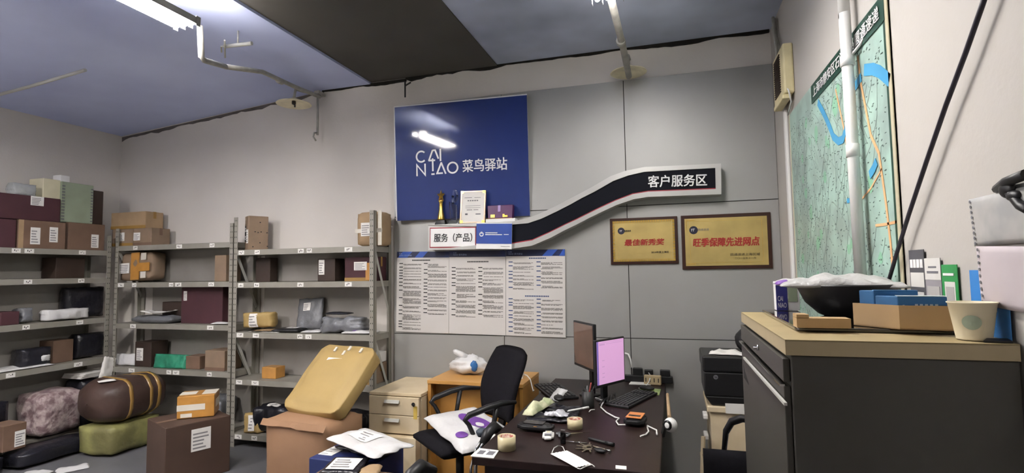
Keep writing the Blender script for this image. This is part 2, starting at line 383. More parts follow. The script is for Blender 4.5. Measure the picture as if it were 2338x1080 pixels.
def arc(cu, cv, ru, rv, a0, a1, n=20): return [(cu+ru*math.cos(math.radians(a0+(a1-a0)*i/n)), cv+rv*math.sin(math.radians(a0+(a1-a0)*i/n))) for i in range(n+1)]
LOGO = [arc(.203, .55, .037, .046, 50, 310), [(.262, .511), (.292, .598)], [(.262, .511), (.308, .511)], [(.296, .598), (.312, .598), (.335, .525)], [(.352, .503), (.352, .603)],
        [(.167, .385), (.167, .48), (.231, .388), (.231, .484)], [(.291, .42), (.291, .525)], [(.281, .392), (.301, .392)],
        [(.357, .486), (.323, .396), (.365, .396)], [(.357, .486), (.389, .391)], arc(.443, .437, .038, .045, 0, 360)]
strokes(sf, LOGO, .0135, .0005, .003).build('latin_lettering', 'sign_white', t)
text('菜鸟驿站', sf, .519, .392, .847, .497, .001, 'sign_white', t, 'chinese_lettering', bold=.016)

# curved dark sign: aluminium body, dark face, red line, white lettering
mat('sign_body', 'b9b9b6', .35, .3, var=.03); mat('sign_dark', '0b0d15', .6, var=.05, spec=.12); mat('sign_red', '8c1d2b', .5)
YS = 4.07
OU = [(-1.9341, 4.07, 1.893), (-1.2066, 4.07, 1.8928), (-1.0802, 4.07, 1.9119), (-0.9766, 4.07, 1.9454), (-0.8637, 4.07, 1.9917), (-0.7488, 4.07, 2.044), (-0.656, 4.07, 2.0865), (-0.5675, 4.07, 2.1288), (-0.4232, 4.07, 2.2038), (-0.3148, 4.07, 2.2367), (-0.1733, 4.07, 2.2567), (0.1032, 4.07, 2.2503), (0.3601, 4.07, 2.2447)]
DU = [(-1.5108, 4.07, 1.8659), (-1.207, 4.07, 1.8683), (-1.0737, 4.07, 1.8735), (-0.9668, 4.07, 1.9037), (-0.8472, 4.07, 1.9533), (-0.7257, 4.07, 2.0088), (-0.6399, 4.07, 2.0518), (-0.545, 4.07, 2.0938), (-0.4045, 4.07, 2.1659), (-0.2899, 4.07, 2.2018), (-0.1744, 4.07, 2.2205), (0.1021, 4.07, 2.2181), (0.3208, 4.07, 2.2158)]
DL = [(-1.5125, 4.07, 1.7131), (-1.2093, 4.07, 1.7151), (-1.0405, 4.07, 1.7377), (-0.899, 4.07, 1.7948), (-0.7804, 4.07, 1.8483), (-0.691, 4.07, 1.8853), (-0.6093, 4.07, 1.9222), (-0.5351, 4.07, 1.9557), (-0.3922, 4.07, 2.0153), (-0.2619, 4.07, 2.058), (-0.1504, 4.07, 2.0714), (0.097, 4.07, 2.067), (0.3181, 4.07, 2.0638)]
OL = [(-1.9352, 4.07, 1.6849), (-1.2099, 4.07, 1.6769), (-1.0413, 4.07, 1.6965), (-0.8928, 4.07, 1.7537), (-0.7744, 4.07, 1.8108), (-0.6885, 4.07, 1.8481), (-0.6034, 4.07, 1.8884), (-0.5293, 4.07, 1.922), (-0.3866, 4.07, 1.9819), (-0.2534, 4.07, 2.0213), (-0.1516, 4.07, 2.0323), (0.0957, 4.07, 2.0286), (0.3548, 4.07, 2.0239)]
t = thing('curved_sign', 'wave-shaped dark sign in a silver frame with white Chinese lettering', 'sign', (-.8, 4.18, 1.7))
up = lambda A, dy: [(x, y+dy, z) for x, y, z in A]
MB().ribbon(OU, OL, .108).build('sign_body', 'sign_body', t)
b = MB().ribbon(up(OU, -.012), up(DU, -.012), .012); b.ribbon(up(DL, -.012), up(OL, -.012), .012)
b.ribbon([(DU[-1][0], YS-.012, DU[-1][2]), (OU[-1][0], YS-.012, OU[-1][2])], [(DL[-1][0], YS-.012, DL[-1][2]), (OL[-1][0], YS-.012, OL[-1][2])], .012)
b.build('rim', 'sign_body', t)
MB().ribbon(up(DU, -.003), up(DL, -.003), .003).build('dark_face', 'sign_dark', t)
MB().ribbon([(x, y-.005, z+.008) for x, y, z in DL], up(DL, -.005), .004).build('red_line', 'sign_red', t)
cf = Frame((-0.1491, 4.062, 2.1029), (0.2596, 4.062, 2.0914), (-0.1466, 4.062, 2.1878))
text('客户服务区', cf, 0, 0, 1, 1.02, .002, 'sign_white', t, 'lettering', bold=.02)
# framed text plate at the left end of the same sign
pf = Frame((-1.9213, 4.066, 1.7026), (-1.5112, 4.066, 1.6952), (-1.9204, 4.066, 1.8703))
MB().rslab(pf, 0, 0, 1, 1, -.004, 0).build('red_border', 'sign_red', t)
MB().rslab(pf, .018, .05, .982, .95, -.001, .002).build('text_plate', 'sign_white', t)
text('服务（产品）', pf, .1, .28, .92, .7, .003, 'ink', t, 'plate_lettering', bold=.012)
# blue placard hanging in front
af = Frame((-1.4998, 4.035, 1.6832), (-1.2032, 4.035, 1.672), (-1.4975, 4.035, 1.891))
t = thing('placard', 'small blue and white placard hanging from the box shelf of the curved sign', 'placard', (-1.3482, 4.035, 1.6792))
MB().rslab(af, 0, 0, 1, 1, -.006, 0).build('white_board', 'sign_white', t)
MB().rslab(af, 0, .2, 1, .97, -.001, .002).build('blue_print', 'blue', t)
b = strokes(af, [arc(.15, .56, .05, .07, 0, 360, 14)], .007, .002, .004)
b.rslab(af, .09, .585, .21, .61, .002, .004); b.rslab(af, .13, .64, .17, .66, .002, .004)
random.seed(3)
for v, u0, u1, hh in ((.6, .26, .6, .035), (.53, .26, .73, .035), (.54, .78, .92, .03)):
    u = u0
    while u < u1: b.rslab(af, u, v, min(u1, u+.022), v+hh, .002, .004); u += .028
b.build('print', 'sign_white', t)
MB().rslab(af, .7, .1, .95, .115, .001, .003).build('small_print', 'grey_ink', t)

# awards standing on the sign body
ZS = 1.86
c = V((-1.8302, 4.095, 1.9093)); zs = c.z
zs_of = lambda x: OU[0][2]+(OU[1][2]-OU[0][2])*(x-OU[0][0])/(OU[1][0]-OU[0][0])
t = thing('star_trophy', 'gold star trophy on a black base', 'trophy', (c.x, 4.095, zs_of(c.x)))
z = zs_of(c.x)
MB().hexa([(c.x-.05, 4.072, z), (c.x+.05, 4.072, z), (c.x+.05, 4.125, z), (c.x-.05, 4.125, z)], [(c.x-.038, 4.078, z+.04), (c.x+.038, 4.078, z+.04), (c.x+.038, 4.12, z+.04), (c.x-.038, 4.12, z+.04)]).build('base', 'black_gloss', t, bevel=.003)
MB().lathe([(.03, .04), (.031, .05), (.026, .08), (.017, .13), (.014, .17), (.016, .19), (.022, .2), (.016, .21)], (c.x, 4.098, z), 16).build('column', 'gold', t)
b = MB(); pts = []
for k in range(10):
    r = .05 if k % 2 == 0 else .024; a = PI/2+k*PI/5; pts.append((c.x+r*math.cos(a)*.75, z+.245+r*math.sin(a)))
b.add([(x, 4.097, zz) for x, zz in pts]+[(c.x, 4.075, z+.245), (c.x, 4.118, z+.245)], [(k, (k+1) % 10, 10) for k in range(10)]+[((k+1) % 10, k, 11) for k in range(10)])
b.build('star', 'gold', t)
mat('glass', 'eef4f8', .03, var=0, trans=1., ior=1.5)
x = -1.7201; z = zs_of(x)
t = thing('crystal_trophy', 'clear crystal trophy beside the gold star trophy', 'trophy', (x, 4.095, z))
MB().hexa([(x-.045, 4.073, z), (x+.045, 4.073, z), (x+.045, 4.125, z), (x-.045, 4.125, z)], [(x-.04, 4.078, z+.035), (x+.04, 4.078, z+.035), (x+.04, 4.098, z+.035), (x-.04, 4.098, z+.035)]).build('base', 'glass', t, bevel=.004)
MB().hexa([(x-.022, 4.085, z+.037), (x+.028, 4.085, z+.037), (x+.028, 4.112, z+.037), (x-.022, 4.112, z+.037)], [(x-.035, 4.085, z+.19), (x+.03, 4.085, z+.16), (x+.03, 4.112, z+.16), (x-.035, 4.112, z+.19)]).build('crystal_column', 'glass', t, bevel=.003)
b = MB(); q = [(x+.012+.024*math.cos(a)*(.8+.25*math.cos(a)), 4.098, z+.235+.05*math.sin(a)) for a in [2*PI*k/18 for k in range(19)]]
b.tube(q, .008, 8); b.tube([(x, 4.098, z+.17), (x-.012, 4.098, z+.2), (x-.004, 4.098, z+.24)], .008, 8)
b.build('crystal_ring', 'glass', t)
f = Frame((-1.6563, 4.082, 1.9229), (-1.4392, 4.082, 1.9175), (-1.634, 4.1, 2.1889))
f.P.z = zs_of(f.P.x)+.006
t = thing('framed_certificate', 'framed white certificate leaning against the blue sign', 'certificate', f.rel(.5, 0, 0))
mat('frame_champagne', 'b59a86', .3, .5)
b = MB()
for a in ((0, 0, 1, .035), (0, .965, 1, 1), (0, 0, .05, 1), (.95, 0, 1, 1)): b.rslab(f, *a, -.014, .004)
b.build('picture_frame', 'frame_champagne', t)
MB().rslab(f, .05, .035, .95, .965, -.01, .0).build('certificate_paper', 'paper', t)
b = MB()
for u, v in ((0, 0), (.88, 0), (0, .92), (.88, .92)): b.rslab(f, u, v, u+.12, v+.08, .003, .006)
b.build('corner_cap', 'gold', t)
b = MB(); random.seed(8)
for v, u0, u1, h in ((.78, .15, .45, .012), (.78, .55, .8, .01), (.68, .28, .34, .03), (.68, .37, .43, .03), (.68, .46, .52, .03), (.68, .55, .61, .03), (.68, .64, .7, .03), (.53, .2, .8, .008), (.47, .2, .8, .008), (.4, .26, .48, .016), (.4, .53, .72, .016), (.25, .2, .3, .05), (.26, .62, .82, .03)):
    b.rslab(f, u0, v, u1, v+h, .0, .002)
b.build('printed_text', 'grey_ink', t)
x0, zz, wd_, hh = (-1.3047, 1.8955, 0.2274, 0.0386)
z = zs_of(x0)
t = thing('paper_box', 'flat white and orange paper box under the purple gift box', 'box', (x0, 4.09, z))
MB().box((x0, 4.108, z+.014), (wd_+.02, .075, .028)).build('body', 'sign_white', t, bevel=.003)
mat('gold_paper', 'c79d5a', .5)
MB().box((x0-.01, 4.108, z+.030), (wd_-.01, .073, .003)).build('lid', 'gold_paper', t)
mat('purple_box', '4b1a4e', .4, var=.1)
x1, zz, w1, h1 = (-1.3092, 1.9375, 0.2035, 0.1063)
t = thing('gift_box', 'purple gift box with gold print and a pale tab', 'box', (x1, 4.11, z+.032))
MB().hexa([(x1-w1/2, 4.075, z+.032), (x1+w1/2, 4.075, z+.032), (x1+w1/2, 4.135, z+.032), (x1-w1/2, 4.135, z+.032)], [(x1-w1/2-.005, 4.085, z+.032+h1), (x1+w1/2+.005, 4.085, z+.032+h1), (x1+w1/2+.005, 4.135, z+.032+h1), (x1-w1/2-.005, 4.135, z+.032+h1)]).build('body', 'purple_box', t, bevel=.003)
gf = Frame((x1-w1/2, 4.074, z+.034), (x1+w1/2, 4.074, z+.034), (x1-w1/2-.005, 4.084, z+.03+h1))
b = MB(); b.rslab(gf, .12, .05, .3, .28, .0, .004); b.rslab(gf, .62, .05, .82, .2, .0, .004); b.rslab(gf, .62, .2, .7, .3, 0, .004)
b.build('gold_print', 'gold', t)
mat('lilac', 'a98fc0', .5); MB().rslab(gf, .42, .5, .53, 1., .0, .004).build('tab', 'lilac', t)

# three printed rule boards
mat('board_white', 'c8c5c2', .45, var=.02); mat('header_dark', '10193a', .35, second='1c3472', vs=2.2, pos2=.55); mat('header_bright', '2a4d9e', .4); mat('ink_blue', '28406e', .7); mat('ink_text', '58544f', .8, var=.25, vs=90)
def board(k, x0, x1, label):
    f = Frame((x0, 4.168, [.998, .99, .983][k]), (x1, 4.168, [.99, .983, .976][k]), (x0, 4.168, 1.682)); f.h = [.684, .687, .69][k]
    t = thing('rule_board', label, 'notice board', f.rel(.5, 0, -.01), 'printed rule boards')
    MB().rslab(f, .003, 0, .997, 1, -.012, 0).build('board', 'board_white', t)
    MB().rslab(f, .003, .925, .997, 1, -.001, .0015).build('header_band', 'header_dark', t)
    random.seed(20+k); b = MB()
    sl = [[(.02, .2), (.35, .5)], [], [(.62, .78)]][k]
    for a, c in sl: b.hexa([f.rel(a, .925, .001), f.rel(c, .925, .001), f.rel(c, .925, .001), f.rel(a, .925, .001)], [f.rel(a, .925, .0025), f.rel(c, .925, .0025), f.rel(c+.08, 1, .0025), f.rel(a+.08, 1, .0025)])
    if sl:
        b = MB()
        for a, c in sl+([(.9, .995)] if k == 2 else []):
            q = [(a, .925), (c, .925), (min(c+.1, .997), 1), (a+.1 if a < .85 else .97, 1)]
            b.hexa([f.rel(u, v, .0015) for u, v in q], [f.rel(u, v, .0025) for u, v in q])
        b.build('header_stripe', 'header_bright', t)
    mat('header_logo', '8d9cc4', .5)
    lo = [.05, .08, .05][k]
    text('CAI', f, lo, .966, lo+.055, .985, .003, 'header_logo', t, 'header_lettering', bold=.0)
    text('NIAO 菜鸟驿站', f, lo, .942, lo+.24, .963, .003, 'header_logo', t, 'header_lettering', bold=.0)
    ink = MB(); head = MB()
    def words(u0, u1, v, h):
        u = u0
        while u < u1:
            l = random.uniform(.02, .075); ink.rslab(f, u, v, min(u1, u+l), v+h, .0, .001); u += l+random.choice((.004, .004, .012))
    tt = [(.3, .64), (.33, .68), (.4, .68)][k]; tv = [.885, .86, .893][k]
    def title(u0, u1, v):
        u = u0
        while u < u1: head.rslab(f, u, v, u+.022, v+.014, .0, .0012); u += .029
    title(*tt, tv)
    vtop = [.855, .8, .86][k]; stops = [[.03, .22], [.18, .17], [.52, .52]][k]
    blocks = [(vtop, stops)]
    if k == 2: title(.33, .73, .455); blocks.append((.43, [.03, .03]))
    for vt, vb in blocks:
        for ci, (ca, cb) in enumerate(((.05, .475), (.525, .955))):
            v = vt
            while v > vb[ci]+.02:
                head.rslab(f, ca, v-.008, ca+.07, v+.003, .0, .0012); v -= .0105
                for ln in range(random.choice((1, 2, 2, 3, 3, 4, 5, 7) if k < 2 else (1, 2, 2, 3, 4))):
                    if v < vb[ci]: break
                    words(ca+.075+random.choice((0, 0, .02)), cb-random.choice((0, 0, 0, .04, .16)), v-.0055, .0055); v -= .0100
                v -= random.uniform(.009, .018)
    ink.build('printed_text', 'ink_text', t); head.build('printed_heading', 'ink_blue' if k == 2 else 'ink', t)
board(0, -2.29, -1.80, 'left one of the three printed rule boards, beside the shelf rack')
board(1, -1.80, -1.302, 'middle one of the three white printed rule boards')
board(2, -1.302, -.812, 'right one of the three printed rule boards, with a second heading halfway down')

# two award plaques
mat('plaque_wood', '33180f', .35, var=.15, vs=9, coat=.3); mat('plaque_gold', 'c2ab6c', .4, .55, var=.16, vs=5); mat('red_ink', '99201c', .5); mat('emblem', '1c1c33', .5)
def plaque(label, x0, x1, z0, z1, m, lines, ring, ex):
    f = front((x0+x1)/2, z0, x1-x0, z1-z0, 4.165)
    t = thing('award_plaque', label, 'plaque', f.rel(.5, 0, -.01), 'award plaques')
    MB().slab(f, 0, 0, f.w, f.h, -.014, 0).build('wooden_board', 'plaque_wood', t, bevel=.004)
    p = Frame(f.at(m, m), f.at(f.w-m, m), f.at(m, f.h-m))
    MB().rslab(p, 0, 0, 1, 1, -.001, .003).build('gold_plate', 'plaque_gold', t)
    b = MB(); random.seed(5)
    if ring:
        n = 26
        for i in range(n):
            for v in (0, .955): b.rslab(p, i/n, v, (i+.6)/n, v+.045, .002, .003+random.uniform(.001, .006))
        for i in range(14):
            for u in (0, .97): b.rslab(p, u, i/14, u+.03, (i+.6)/14, .002, .003+random.uniform(.001, .006))
    else:
        for i in range(9):
            b.rslab(p, .02+i*.012, .95-abs(noise.noise(V((i, 2, 3))))*.06, .03+i*.012, .97, .002, .005); b.rslab(p, .02+i*.012, .03, .03+i*.012, .05+abs(noise.noise(V((i, 4, 3))))*.05, .002, .005)
            b.rslab(p, .018, .93-i*.025, .03, .945-i*.025, .002, .005)
    b.rslab(p, .06, .06, .94, .065, .003, .0035); b.rslab(p, .06, .935, .94, .94, .003, .0035); b.rslab(p, .06, .06, .063, .94, .003, .0035); b.rslab(p, .937, .06, .94, .94, .003, .0035)
    b.build('embossed_border', 'gold', t)
    u, v, r = ex; c = p.rel(u, v)
    MB().lathe([(r, .003), (r, .0045)], c, 24, axis=p.N, sm=False).build('round_emblem', 'emblem', t)
    for body, a, c2, d, e, mm, bo, sh in lines: text(body, p, a, c2, d, e, .0045, mm, t, 'lettering', bold=bo, shear=sh)
plaque('smaller gold award plaque in a dark wooden frame, on the left', -.449, .05, 1.537, 1.892, .022, [('YT', .115, .73, .155, .775, 'sign_white', .02, .3), ('圆通速递', .19, .73, .3, .775, 'ink', .02, 0), ('最佳新秀奖', .19, .39, .83, .54, 'red_ink', .035, .12), ('2014年度上海区', .62, .19, .9, .24, 'ink', .02, 0)], True, (.14, .755, .026))
plaque('larger gold award plaque in a dark wooden frame, beside the corner', .074, .685, 1.492, 1.893, .026, [('YT', .08, .73, .125, .785, 'sign_white', .02, .3), ('圆通速递', .165, .735, .3, .785, 'grey_ink', .0, 0), ('旺季保障先进网点', .1, .4, .9, .58, 'red_ink', .03, .12), ('圆通速递上海区域', .55, .195, .9, .25, 'ink', .0, 0), ('二〇一五年十一月', .6, .125, .85, .165, 'ink', .0, 0)], False, (.11, .755, .03))

# ---------------------------------------------------------------- things on the right wall (normal -X, reading direction towards -Y)
def rw(y0, y1, z0, z1, x): return Frame((x, y0, z0), (x, y1, z0), (x, y0, z1))       # y0 is the far end
mat('map_paper', '8a9f98', .4, second='a0beb2', vs=5, detail=6); mat('map_green', '86b89a', .5); mat('river', '3f92bd', .4); mat('road', 'd8a878', .5); mat('map_ink', '4d5a57', .7); mat('map_line', '87958f', .5); mat('banner_green', '143a2f', .4); mat('map_frame', 'cfc8ac', .4, .3)
mf = rw(3.69, 2.085, 1.15, 2.455, .7395)
t = thing('wall_map', 'large green city map with a dark green title banner on the right wall', 'map', (.74, 2.9, 1.15))
MB().rslab(mf, 0, 0, 1, 1, -.004, 0).build('map_sheet', 'map_paper', t)
for a in ((0, 0, .006, 1), (.985, 0, 1, 1)): MB().rslab(mf, *a, -.004, .003).build('frame_bar', 'map_frame', t)
MB().rslab(mf, .972, 0, .986, 1, 0, .002).build('frame_inlay', 'banner_green', t)
random.seed(12)
def puv(pts): return [((3.69-y)/mf.w, (z-1.15)/mf.h) for x, y, z in pts]
gr = MB()
for i in range(26):
    u, v = random.uniform(.03, .93), random.uniform(.03, .9); r = random.uniform(.012, .04)
    vs = [mf.rel(u+r*math.cos(a)*random.uniform(.6, 1.2)*.7, v+r*math.sin(a)*random.uniform(.6, 1.2), .0008) for a in [k*PI/4 for k in range(8)]]
    gr.add(vs, [tuple(range(8))])
gr.build('park_print', 'map_green', t)
ln = MB(); ik = MB()
for i in range(170):
    u, v = random.uniform(.02, .9), random.uniform(.02, .88); a = random.choice((.6, .7, 2.2, 2.3, 1.4))+random.uniform(-.25, .25); l = random.uniform(.05, .28)
    p = [(u+l*k/3*math.cos(a+.1*k)*.7, v+l*k/3*math.sin(a+.1*k)) for k in range(4)]
    p = [q for q in p if .01 < q[0] < .968 and .01 < q[1] < .93]
    if len(p) > 1: 
        s_ = strokes(mf, [p], random.choice((.002, .002, .004)), .0004, .0008); ln.add(s_.v, s_.f)
for i in range(1300):
    u, v = random.uniform(.02, .955), random.uniform(.02, .93); a = random.choice((0, 0, .5, .6, -.5)); l = random.uniform(.003, .009)
    s_ = strokes(mf, [[(u, v), (u+l*math.cos(a), v+l*math.sin(a)*.8)]], random.uniform(.0022, .0042), .0009, .0013); ik.add(s_.v, s_.f)
ln.build('street_print', 'map_line', t); ik.build('place_name_print', 'map_ink', t)
rd = strokes(mf, [puv([(0.733, 2.7089, 2.3001), (0.733, 2.617, 2.0854), (0.733, 2.5687, 1.913), (0.733, 2.5269, 1.8226), (0.733, 2.5011, 1.7464)])], .012, .001, .002)
s_ = strokes(mf, [puv([(0.733, 2.4007, 2.3335), (0.733, 2.3832, 2.2204), (0.733, 2.3077, 1.9916), (0.733, 2.2393, 1.9101), (0.733, 2.1986, 1.7122), (0.733, 2.1803, 1.571), (0.733, 2.1765, 1.4942)])], .016, .001, .002); rd.add(s_.v, s_.f)
s_ = strokes(mf, [puv([(0.733, 2.3123, 1.6506), (0.733, 2.2088, 1.6473), (0.733, 2.107, 1.6481)])], .01, .001, .002); rd.add(s_.v, s_.f)
s_ = strokes(mf, [puv([(0.733, 2.4716, 1.7609), (0.733, 2.3399, 1.7955), (0.733, 2.2187, 1.8498)])], .008, .001, .002); rd.add(s_.v, s_.f)
rd.build('main_road_print', 'road', t)
rv = strokes(mf, [puv([(0.733, 3.0027, 2.3278), (0.733, 2.9047, 2.2395), (0.733, 2.8281, 2.159), (0.733, 2.7808, 2.1014), (0.733, 2.7054, 2.0613), (0.733, 2.6412, 2.0563), (0.733, 2.5843, 2.0963), (0.733, 2.523, 2.1739), (0.733, 2.4569, 2.2271), (0.733, 2.3798, 2.2404)])], .036, .002, .003)
s_ = strokes(mf, [puv([(0.733, 2.3271, 2.2532), (0.733, 2.246, 2.2271), (0.733, 2.1849, 2.1952), (0.733, 2.1076, 2.1396)])], .045, .002, .003); rv.add(s_.v, s_.f)
s_ = strokes(mf, [puv([(0.733, 2.3359, 1.8489), (0.733, 2.2961, 1.8637), (0.733, 2.2706, 1.8805)])], .035, .002, .003); rv.add(s_.v, s_.f)
s_ = strokes(mf, [puv([(0.733, 2.6279, 1.7817), (0.733, 2.5919, 1.7811)])], .02, .002, .003); rv.add(s_.v, s_.f)
rv.build('river_print', 'river', t)
bf = Frame((0.735, 3.1217, 2.3564), (0.735, 2.1081, 2.3525), (0.735, 3.1717, 2.4362))
bf.h = .095
MB().rslab(bf, 0, 0, 1, 1, -.003, 0).build('title_banner', 'banner_green', t)
text('上海市静安区石门二路圆通速递', bf, .05, .22, .96, .78, .001, 'sign_white', t, 'title_lettering', bold=.015)

b = MB().tube([(.701, 2.405, 2.52), (.701, 2.385, 1.46)], .021, 14); b.tube([(.701, 2.405, 2.5), (.701, 2.41, 3.22)], .021, 14); b.tube([(.701, 2.394, 1.93), (.701, 2.394, 1.98)], .024, 14); b.tube([(.701, 2.40, 2.30), (.701, 2.40, 2.34)], .026, 14); b.tube([(.715, 2.40, 2.34), (.73, 2.34, 2.36), (.74, 2.32, 2.38)], .006, 6); b.tube([(.701, 2.385, 1.46), (.701, 2.385, .02)], .021, 14)
b.build('wall_pipe', 'white_plastic', label='white vertical pipe running in front of the wall map', cat='pipe')
MB().box((.735, 3.78, 1.75), (.018, .045, 1.52)).build('cable_trunking', 'white_plastic', label='white vertical cable trunking along the left edge of the wall map', cat='trunking', bevel=.003)
# yellowed louvred box
mat('old_plastic', 'ded2a6', .5, var=.1, vs=10)
t = thing('louvred_box', 'yellowed louvred plastic box high on the right wall by the corner', 'box', (.72, 3.66, 2.53))
v0, v1, vz0, vz1 = 3.52, 3.84, 2.55, 2.86
MB().box((.715, (v0+v1)/2, (vz0+vz1)/2), (.058, v1-v0, vz1-vz0)).build('case', 'old_plastic', t, bevel=.01)
b = MB()
for k in range(17): b.box((.684, 3.70, 2.59+k*.0145), (.008, .18, .006))
b.build('louvre', 'dark_brown', t)
MB().box((.702, (v0+v1)/2, 2.535), (.05, v1-v0-.03, .03)).build('lower_tray', 'old_plastic', t, bevel=.006)
b = MB().tube([(.72, 3.8, 2.86), (.722, 3.82, 2.95), (.725, 3.9, 3.05), (.728, 3.95, 3.2)], .012, 8); b.tube([(.70, 3.79, 2.86), (.705, 3.8, 2.94), (.712, 3.87, 3.04), (.716, 3.92, 3.2)], .01, 8)
b.build('conduit_pipe', 'conduit', label='pair of grey conduits running up from the louvred box to the ceiling', cat='pipe')
b = MB().tube([(.70, 3.56, 2.60), (.705, 3.5, 2.56), (.725, 3.54, 2.5), (.735, 3.7, 2.46)], .005, 6)
b.build('cable', 'white_plastic', label='thin pale cable looping below the louvred box', cat='cable')
# slanting black cable
mat('black_cable', '26222e', .5)
b = MB().tube([(0.72, 1.4661, 2.1341), (0.72, 1.4977, 2.1023), (0.72, 1.5768, 2.0274), (0.72, 1.691, 1.9279), (0.72, 1.8261, 1.7991), (0.72, 1.9676, 1.659), (0.72, 2.0824, 1.5379), (0.72, 2.1413, 1.4718), (0.72, 2.1839, 1.4254)], .0065, 8)
b.build('cable', 'black_cable', label='black cable slanting down across the right wall beside the map', cat='cable')
# clamp and hanging receipts
b = MB().tube([(0.735, 1.5189, 1.6746), (0.725, 1.4563, 1.683), (0.72, 1.3764, 1.6875)], [.010, .012, .012], 8); b.tube([(0.73, 1.4839, 1.6769), (0.728, 1.45, 1.6524), (0.725, 1.4162, 1.6243), (0.72, 1.3785, 1.611)], .010, 8); b.ell((0.728, 1.4644, 1.6672), (.012, .025, .02))
b.ell((0.728, 1.4408, 1.6492), (.012, .022, .012))
b.build('wall_clip', 'black_plastic', label='black clamp arm on the right wall above the hanging papers', cat='clip')
mat('receipt', '9a9b9a', .7, second='adaba8', vs=9); mat('receipt_pink', 'b9b0b4', .7)
def sheet(label, y0, y1, z0, z1, x, m, tilt, holes):
    f = Frame((x, y0, z0), (x, y1, z0+tilt), (x-.006, y0, z1))
    t = thing('hanging_paper', label, 'paper', f.rel(.5, 0), 'receipts hanging on the right wall')
    b = MB().pouch(f, .001, .004, y0*9, 10, 10, .004, 8)
    b.build('sheet', m, t)
    if holes:
        b = MB()
        for k in range(9): b.lathe([(.004, 0), (.004, .001)], f.rel(.06, .06+k*.11, .0035), 8, axis=f.N)
        b.build('sprocket_hole', 'grey_ink', t)
sheet('grey tractor-feed receipt hanging on the right wall', 1.64, 1.40, 1.545, 1.665, .738, 'receipt', .0, True)
sheet('pinkish receipt hanging below the grey receipt', 1.61, 1.38, 1.40, 1.545, .731, 'receipt_pink', -.01, True)
# small code cards stuck to the wall (codes left blank)
mat('card_green', '2f8b4b', .5); mat('card_blue', '3a7fc4', .5); mat('card_grey', '8f8c90', .5); mat('card_dark', '505055', .5); mat('card_pale', 'd5d4d0', .5); mat('card_code', 'aaa8a6', .7)
def card(label, p, bg, panel, code, bars=(), bm='sign_white'):
    f = rw(*p)
    t = thing('payment_card', label, 'card', f.rel(.5, 0), 'payment cards stuck to the right wall')
    MB().rslab(f, 0, 0, 1, 1, -.0018, 0).build('card', bg, t)
    if panel: MB().rslab(f, *panel, -.0005, .0006).build('white_panel', 'card_pale', t)
    if code: MB().rslab(f, *code, .0, .0012).build('blank_square', 'card_code', t)
    b = MB()
    for a in bars: b.rslab(f, *a, .0, .0013)
    if bars: b.build('print', bm, t)
card('dark-headed grey card, leftmost of the payment cards by the map', (2.0364, 1.9292, 1.36, 1.548, 0.738), 'card_dark', (.06, .38, .94, .62), None, ((.08, .7, .26, .84), (.3, .7, .48, .84), (.52, .7, .7, .84), (.74, .7, .92, .84), (.1, .05, .9, .3)))
card('grey card with a white top between the dark card and the green card', (1.9271, 1.8269, 1.36, 1.52, 0.738), 'card_grey', (0, .6, 1, 1), (.12, .05, .88, .48), ((.15, .72, .85, .76), (.25, .82, .75, .85)), 'grey_ink')
card('green payment card with a white square on the right wall', (1.8234, 1.7347, 1.36, 1.5, 0.738), 'card_green', (.18, .12, .84, .66), (.26, .18, .76, .56), ((.12, .78, .8, .83),))
card('blue payment card behind the hanging papers on the right wall', (1.6729, 1.5825, 1.34, 1.485, 0.738), 'card_blue', None, None, ((.6, .72, .95, .9),))
card('long blue payment card with a white square behind the paper cup', (1.6017, 1.5052, 1.325, 1.435, 0.735), 'card_blue', (.0, .55, .5, 1), (.06, .6, .46, .95), ())

# ---------------------------------------------------------------- shelf racks
def rack(label, loc, rz, length, depth, levels, hf, braces=(), hb=None, panel=None):
    """Slotted-angle rack in its own axes: x along the front, y to the back."""
    t = thing('shelf_rack', label, 'shelf rack', loc, 'grey metal shelf racks', rz)
    for x, sx in ((0, 1), (length, -1)):
        for y, sy in ((0, 1), (depth, -1)):
            h = hf if y == 0 else (hb or hf); wdt = .042
            b = MB().box((x+sx*wdt/2, y+sy*.0015, h/2), (wdt, .003, h)); b.box((x+sx*.0015, y+sy*wdt/2, h/2), (.003, wdt, h))
            k = .04
            while k < h-.02:
                fy = y-sy*.0002
                b.box((x+sx*.013, fy, k), (.005, .001, .011), 1); b.box((x+sx*.029, fy, k), (.005, .001, .011), 1); k += .05
            b.build('post', ['shelf_steel', 'hole'], t, local=True)
    for z in levels:
        b = MB().box((length/2, depth/2, z-.0015), (length-.008, depth-.008, .003))
        b.box((length/2, .004, z-.024), (length-.008, .003, .048)); b.box((length/2, depth-.004, z-.024), (length-.008, .003, .048))
        b.box((length/2, .012, z-.047), (length-.01, .018, .002))
        for x in (.006, length-.006): b.box((x, depth/2, z-.024), (.003, depth-.01, .048))
        sh = b.build('shelf', 'white_steel' if z == 1.0 else 'shelf_steel', t, local=True)
        random.seed(int(z*100+length*10))
        for u in (.06, .18, .5, .56, .83):
            if random.random() < .8:
                q = MB().box((u*length, .0016, z-.024), (random.uniform(.05, .075), .002, .036))
                for j in range(3): q.box((u*length-.012+j*.012, .0004, z-.024+random.uniform(-.006, .006)), (.006, .0006, random.uniform(.004, .016)), 1)
                q.build('shelf_label', ['label', 'ink'], sh, local=True)
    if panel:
        for za, zb in zip(levels[1:], levels[:-1]): MB().box(((panel[0]+panel[1])/2, depth-.008, (za+zb)/2-.022), (panel[1]-panel[0], .004, zb-za-.05)).build('back_panel', 'shelf_shade', t, local=True)  # added dark sheets standing in for the shade behind the shelves
    for x, z0, z1 in braces:
        MB().bar((x, .01, z0), (x, depth-.01, z1), .028, .003, (1, 0, 0)).build('brace', 'white_steel', t, local=True)
    return t
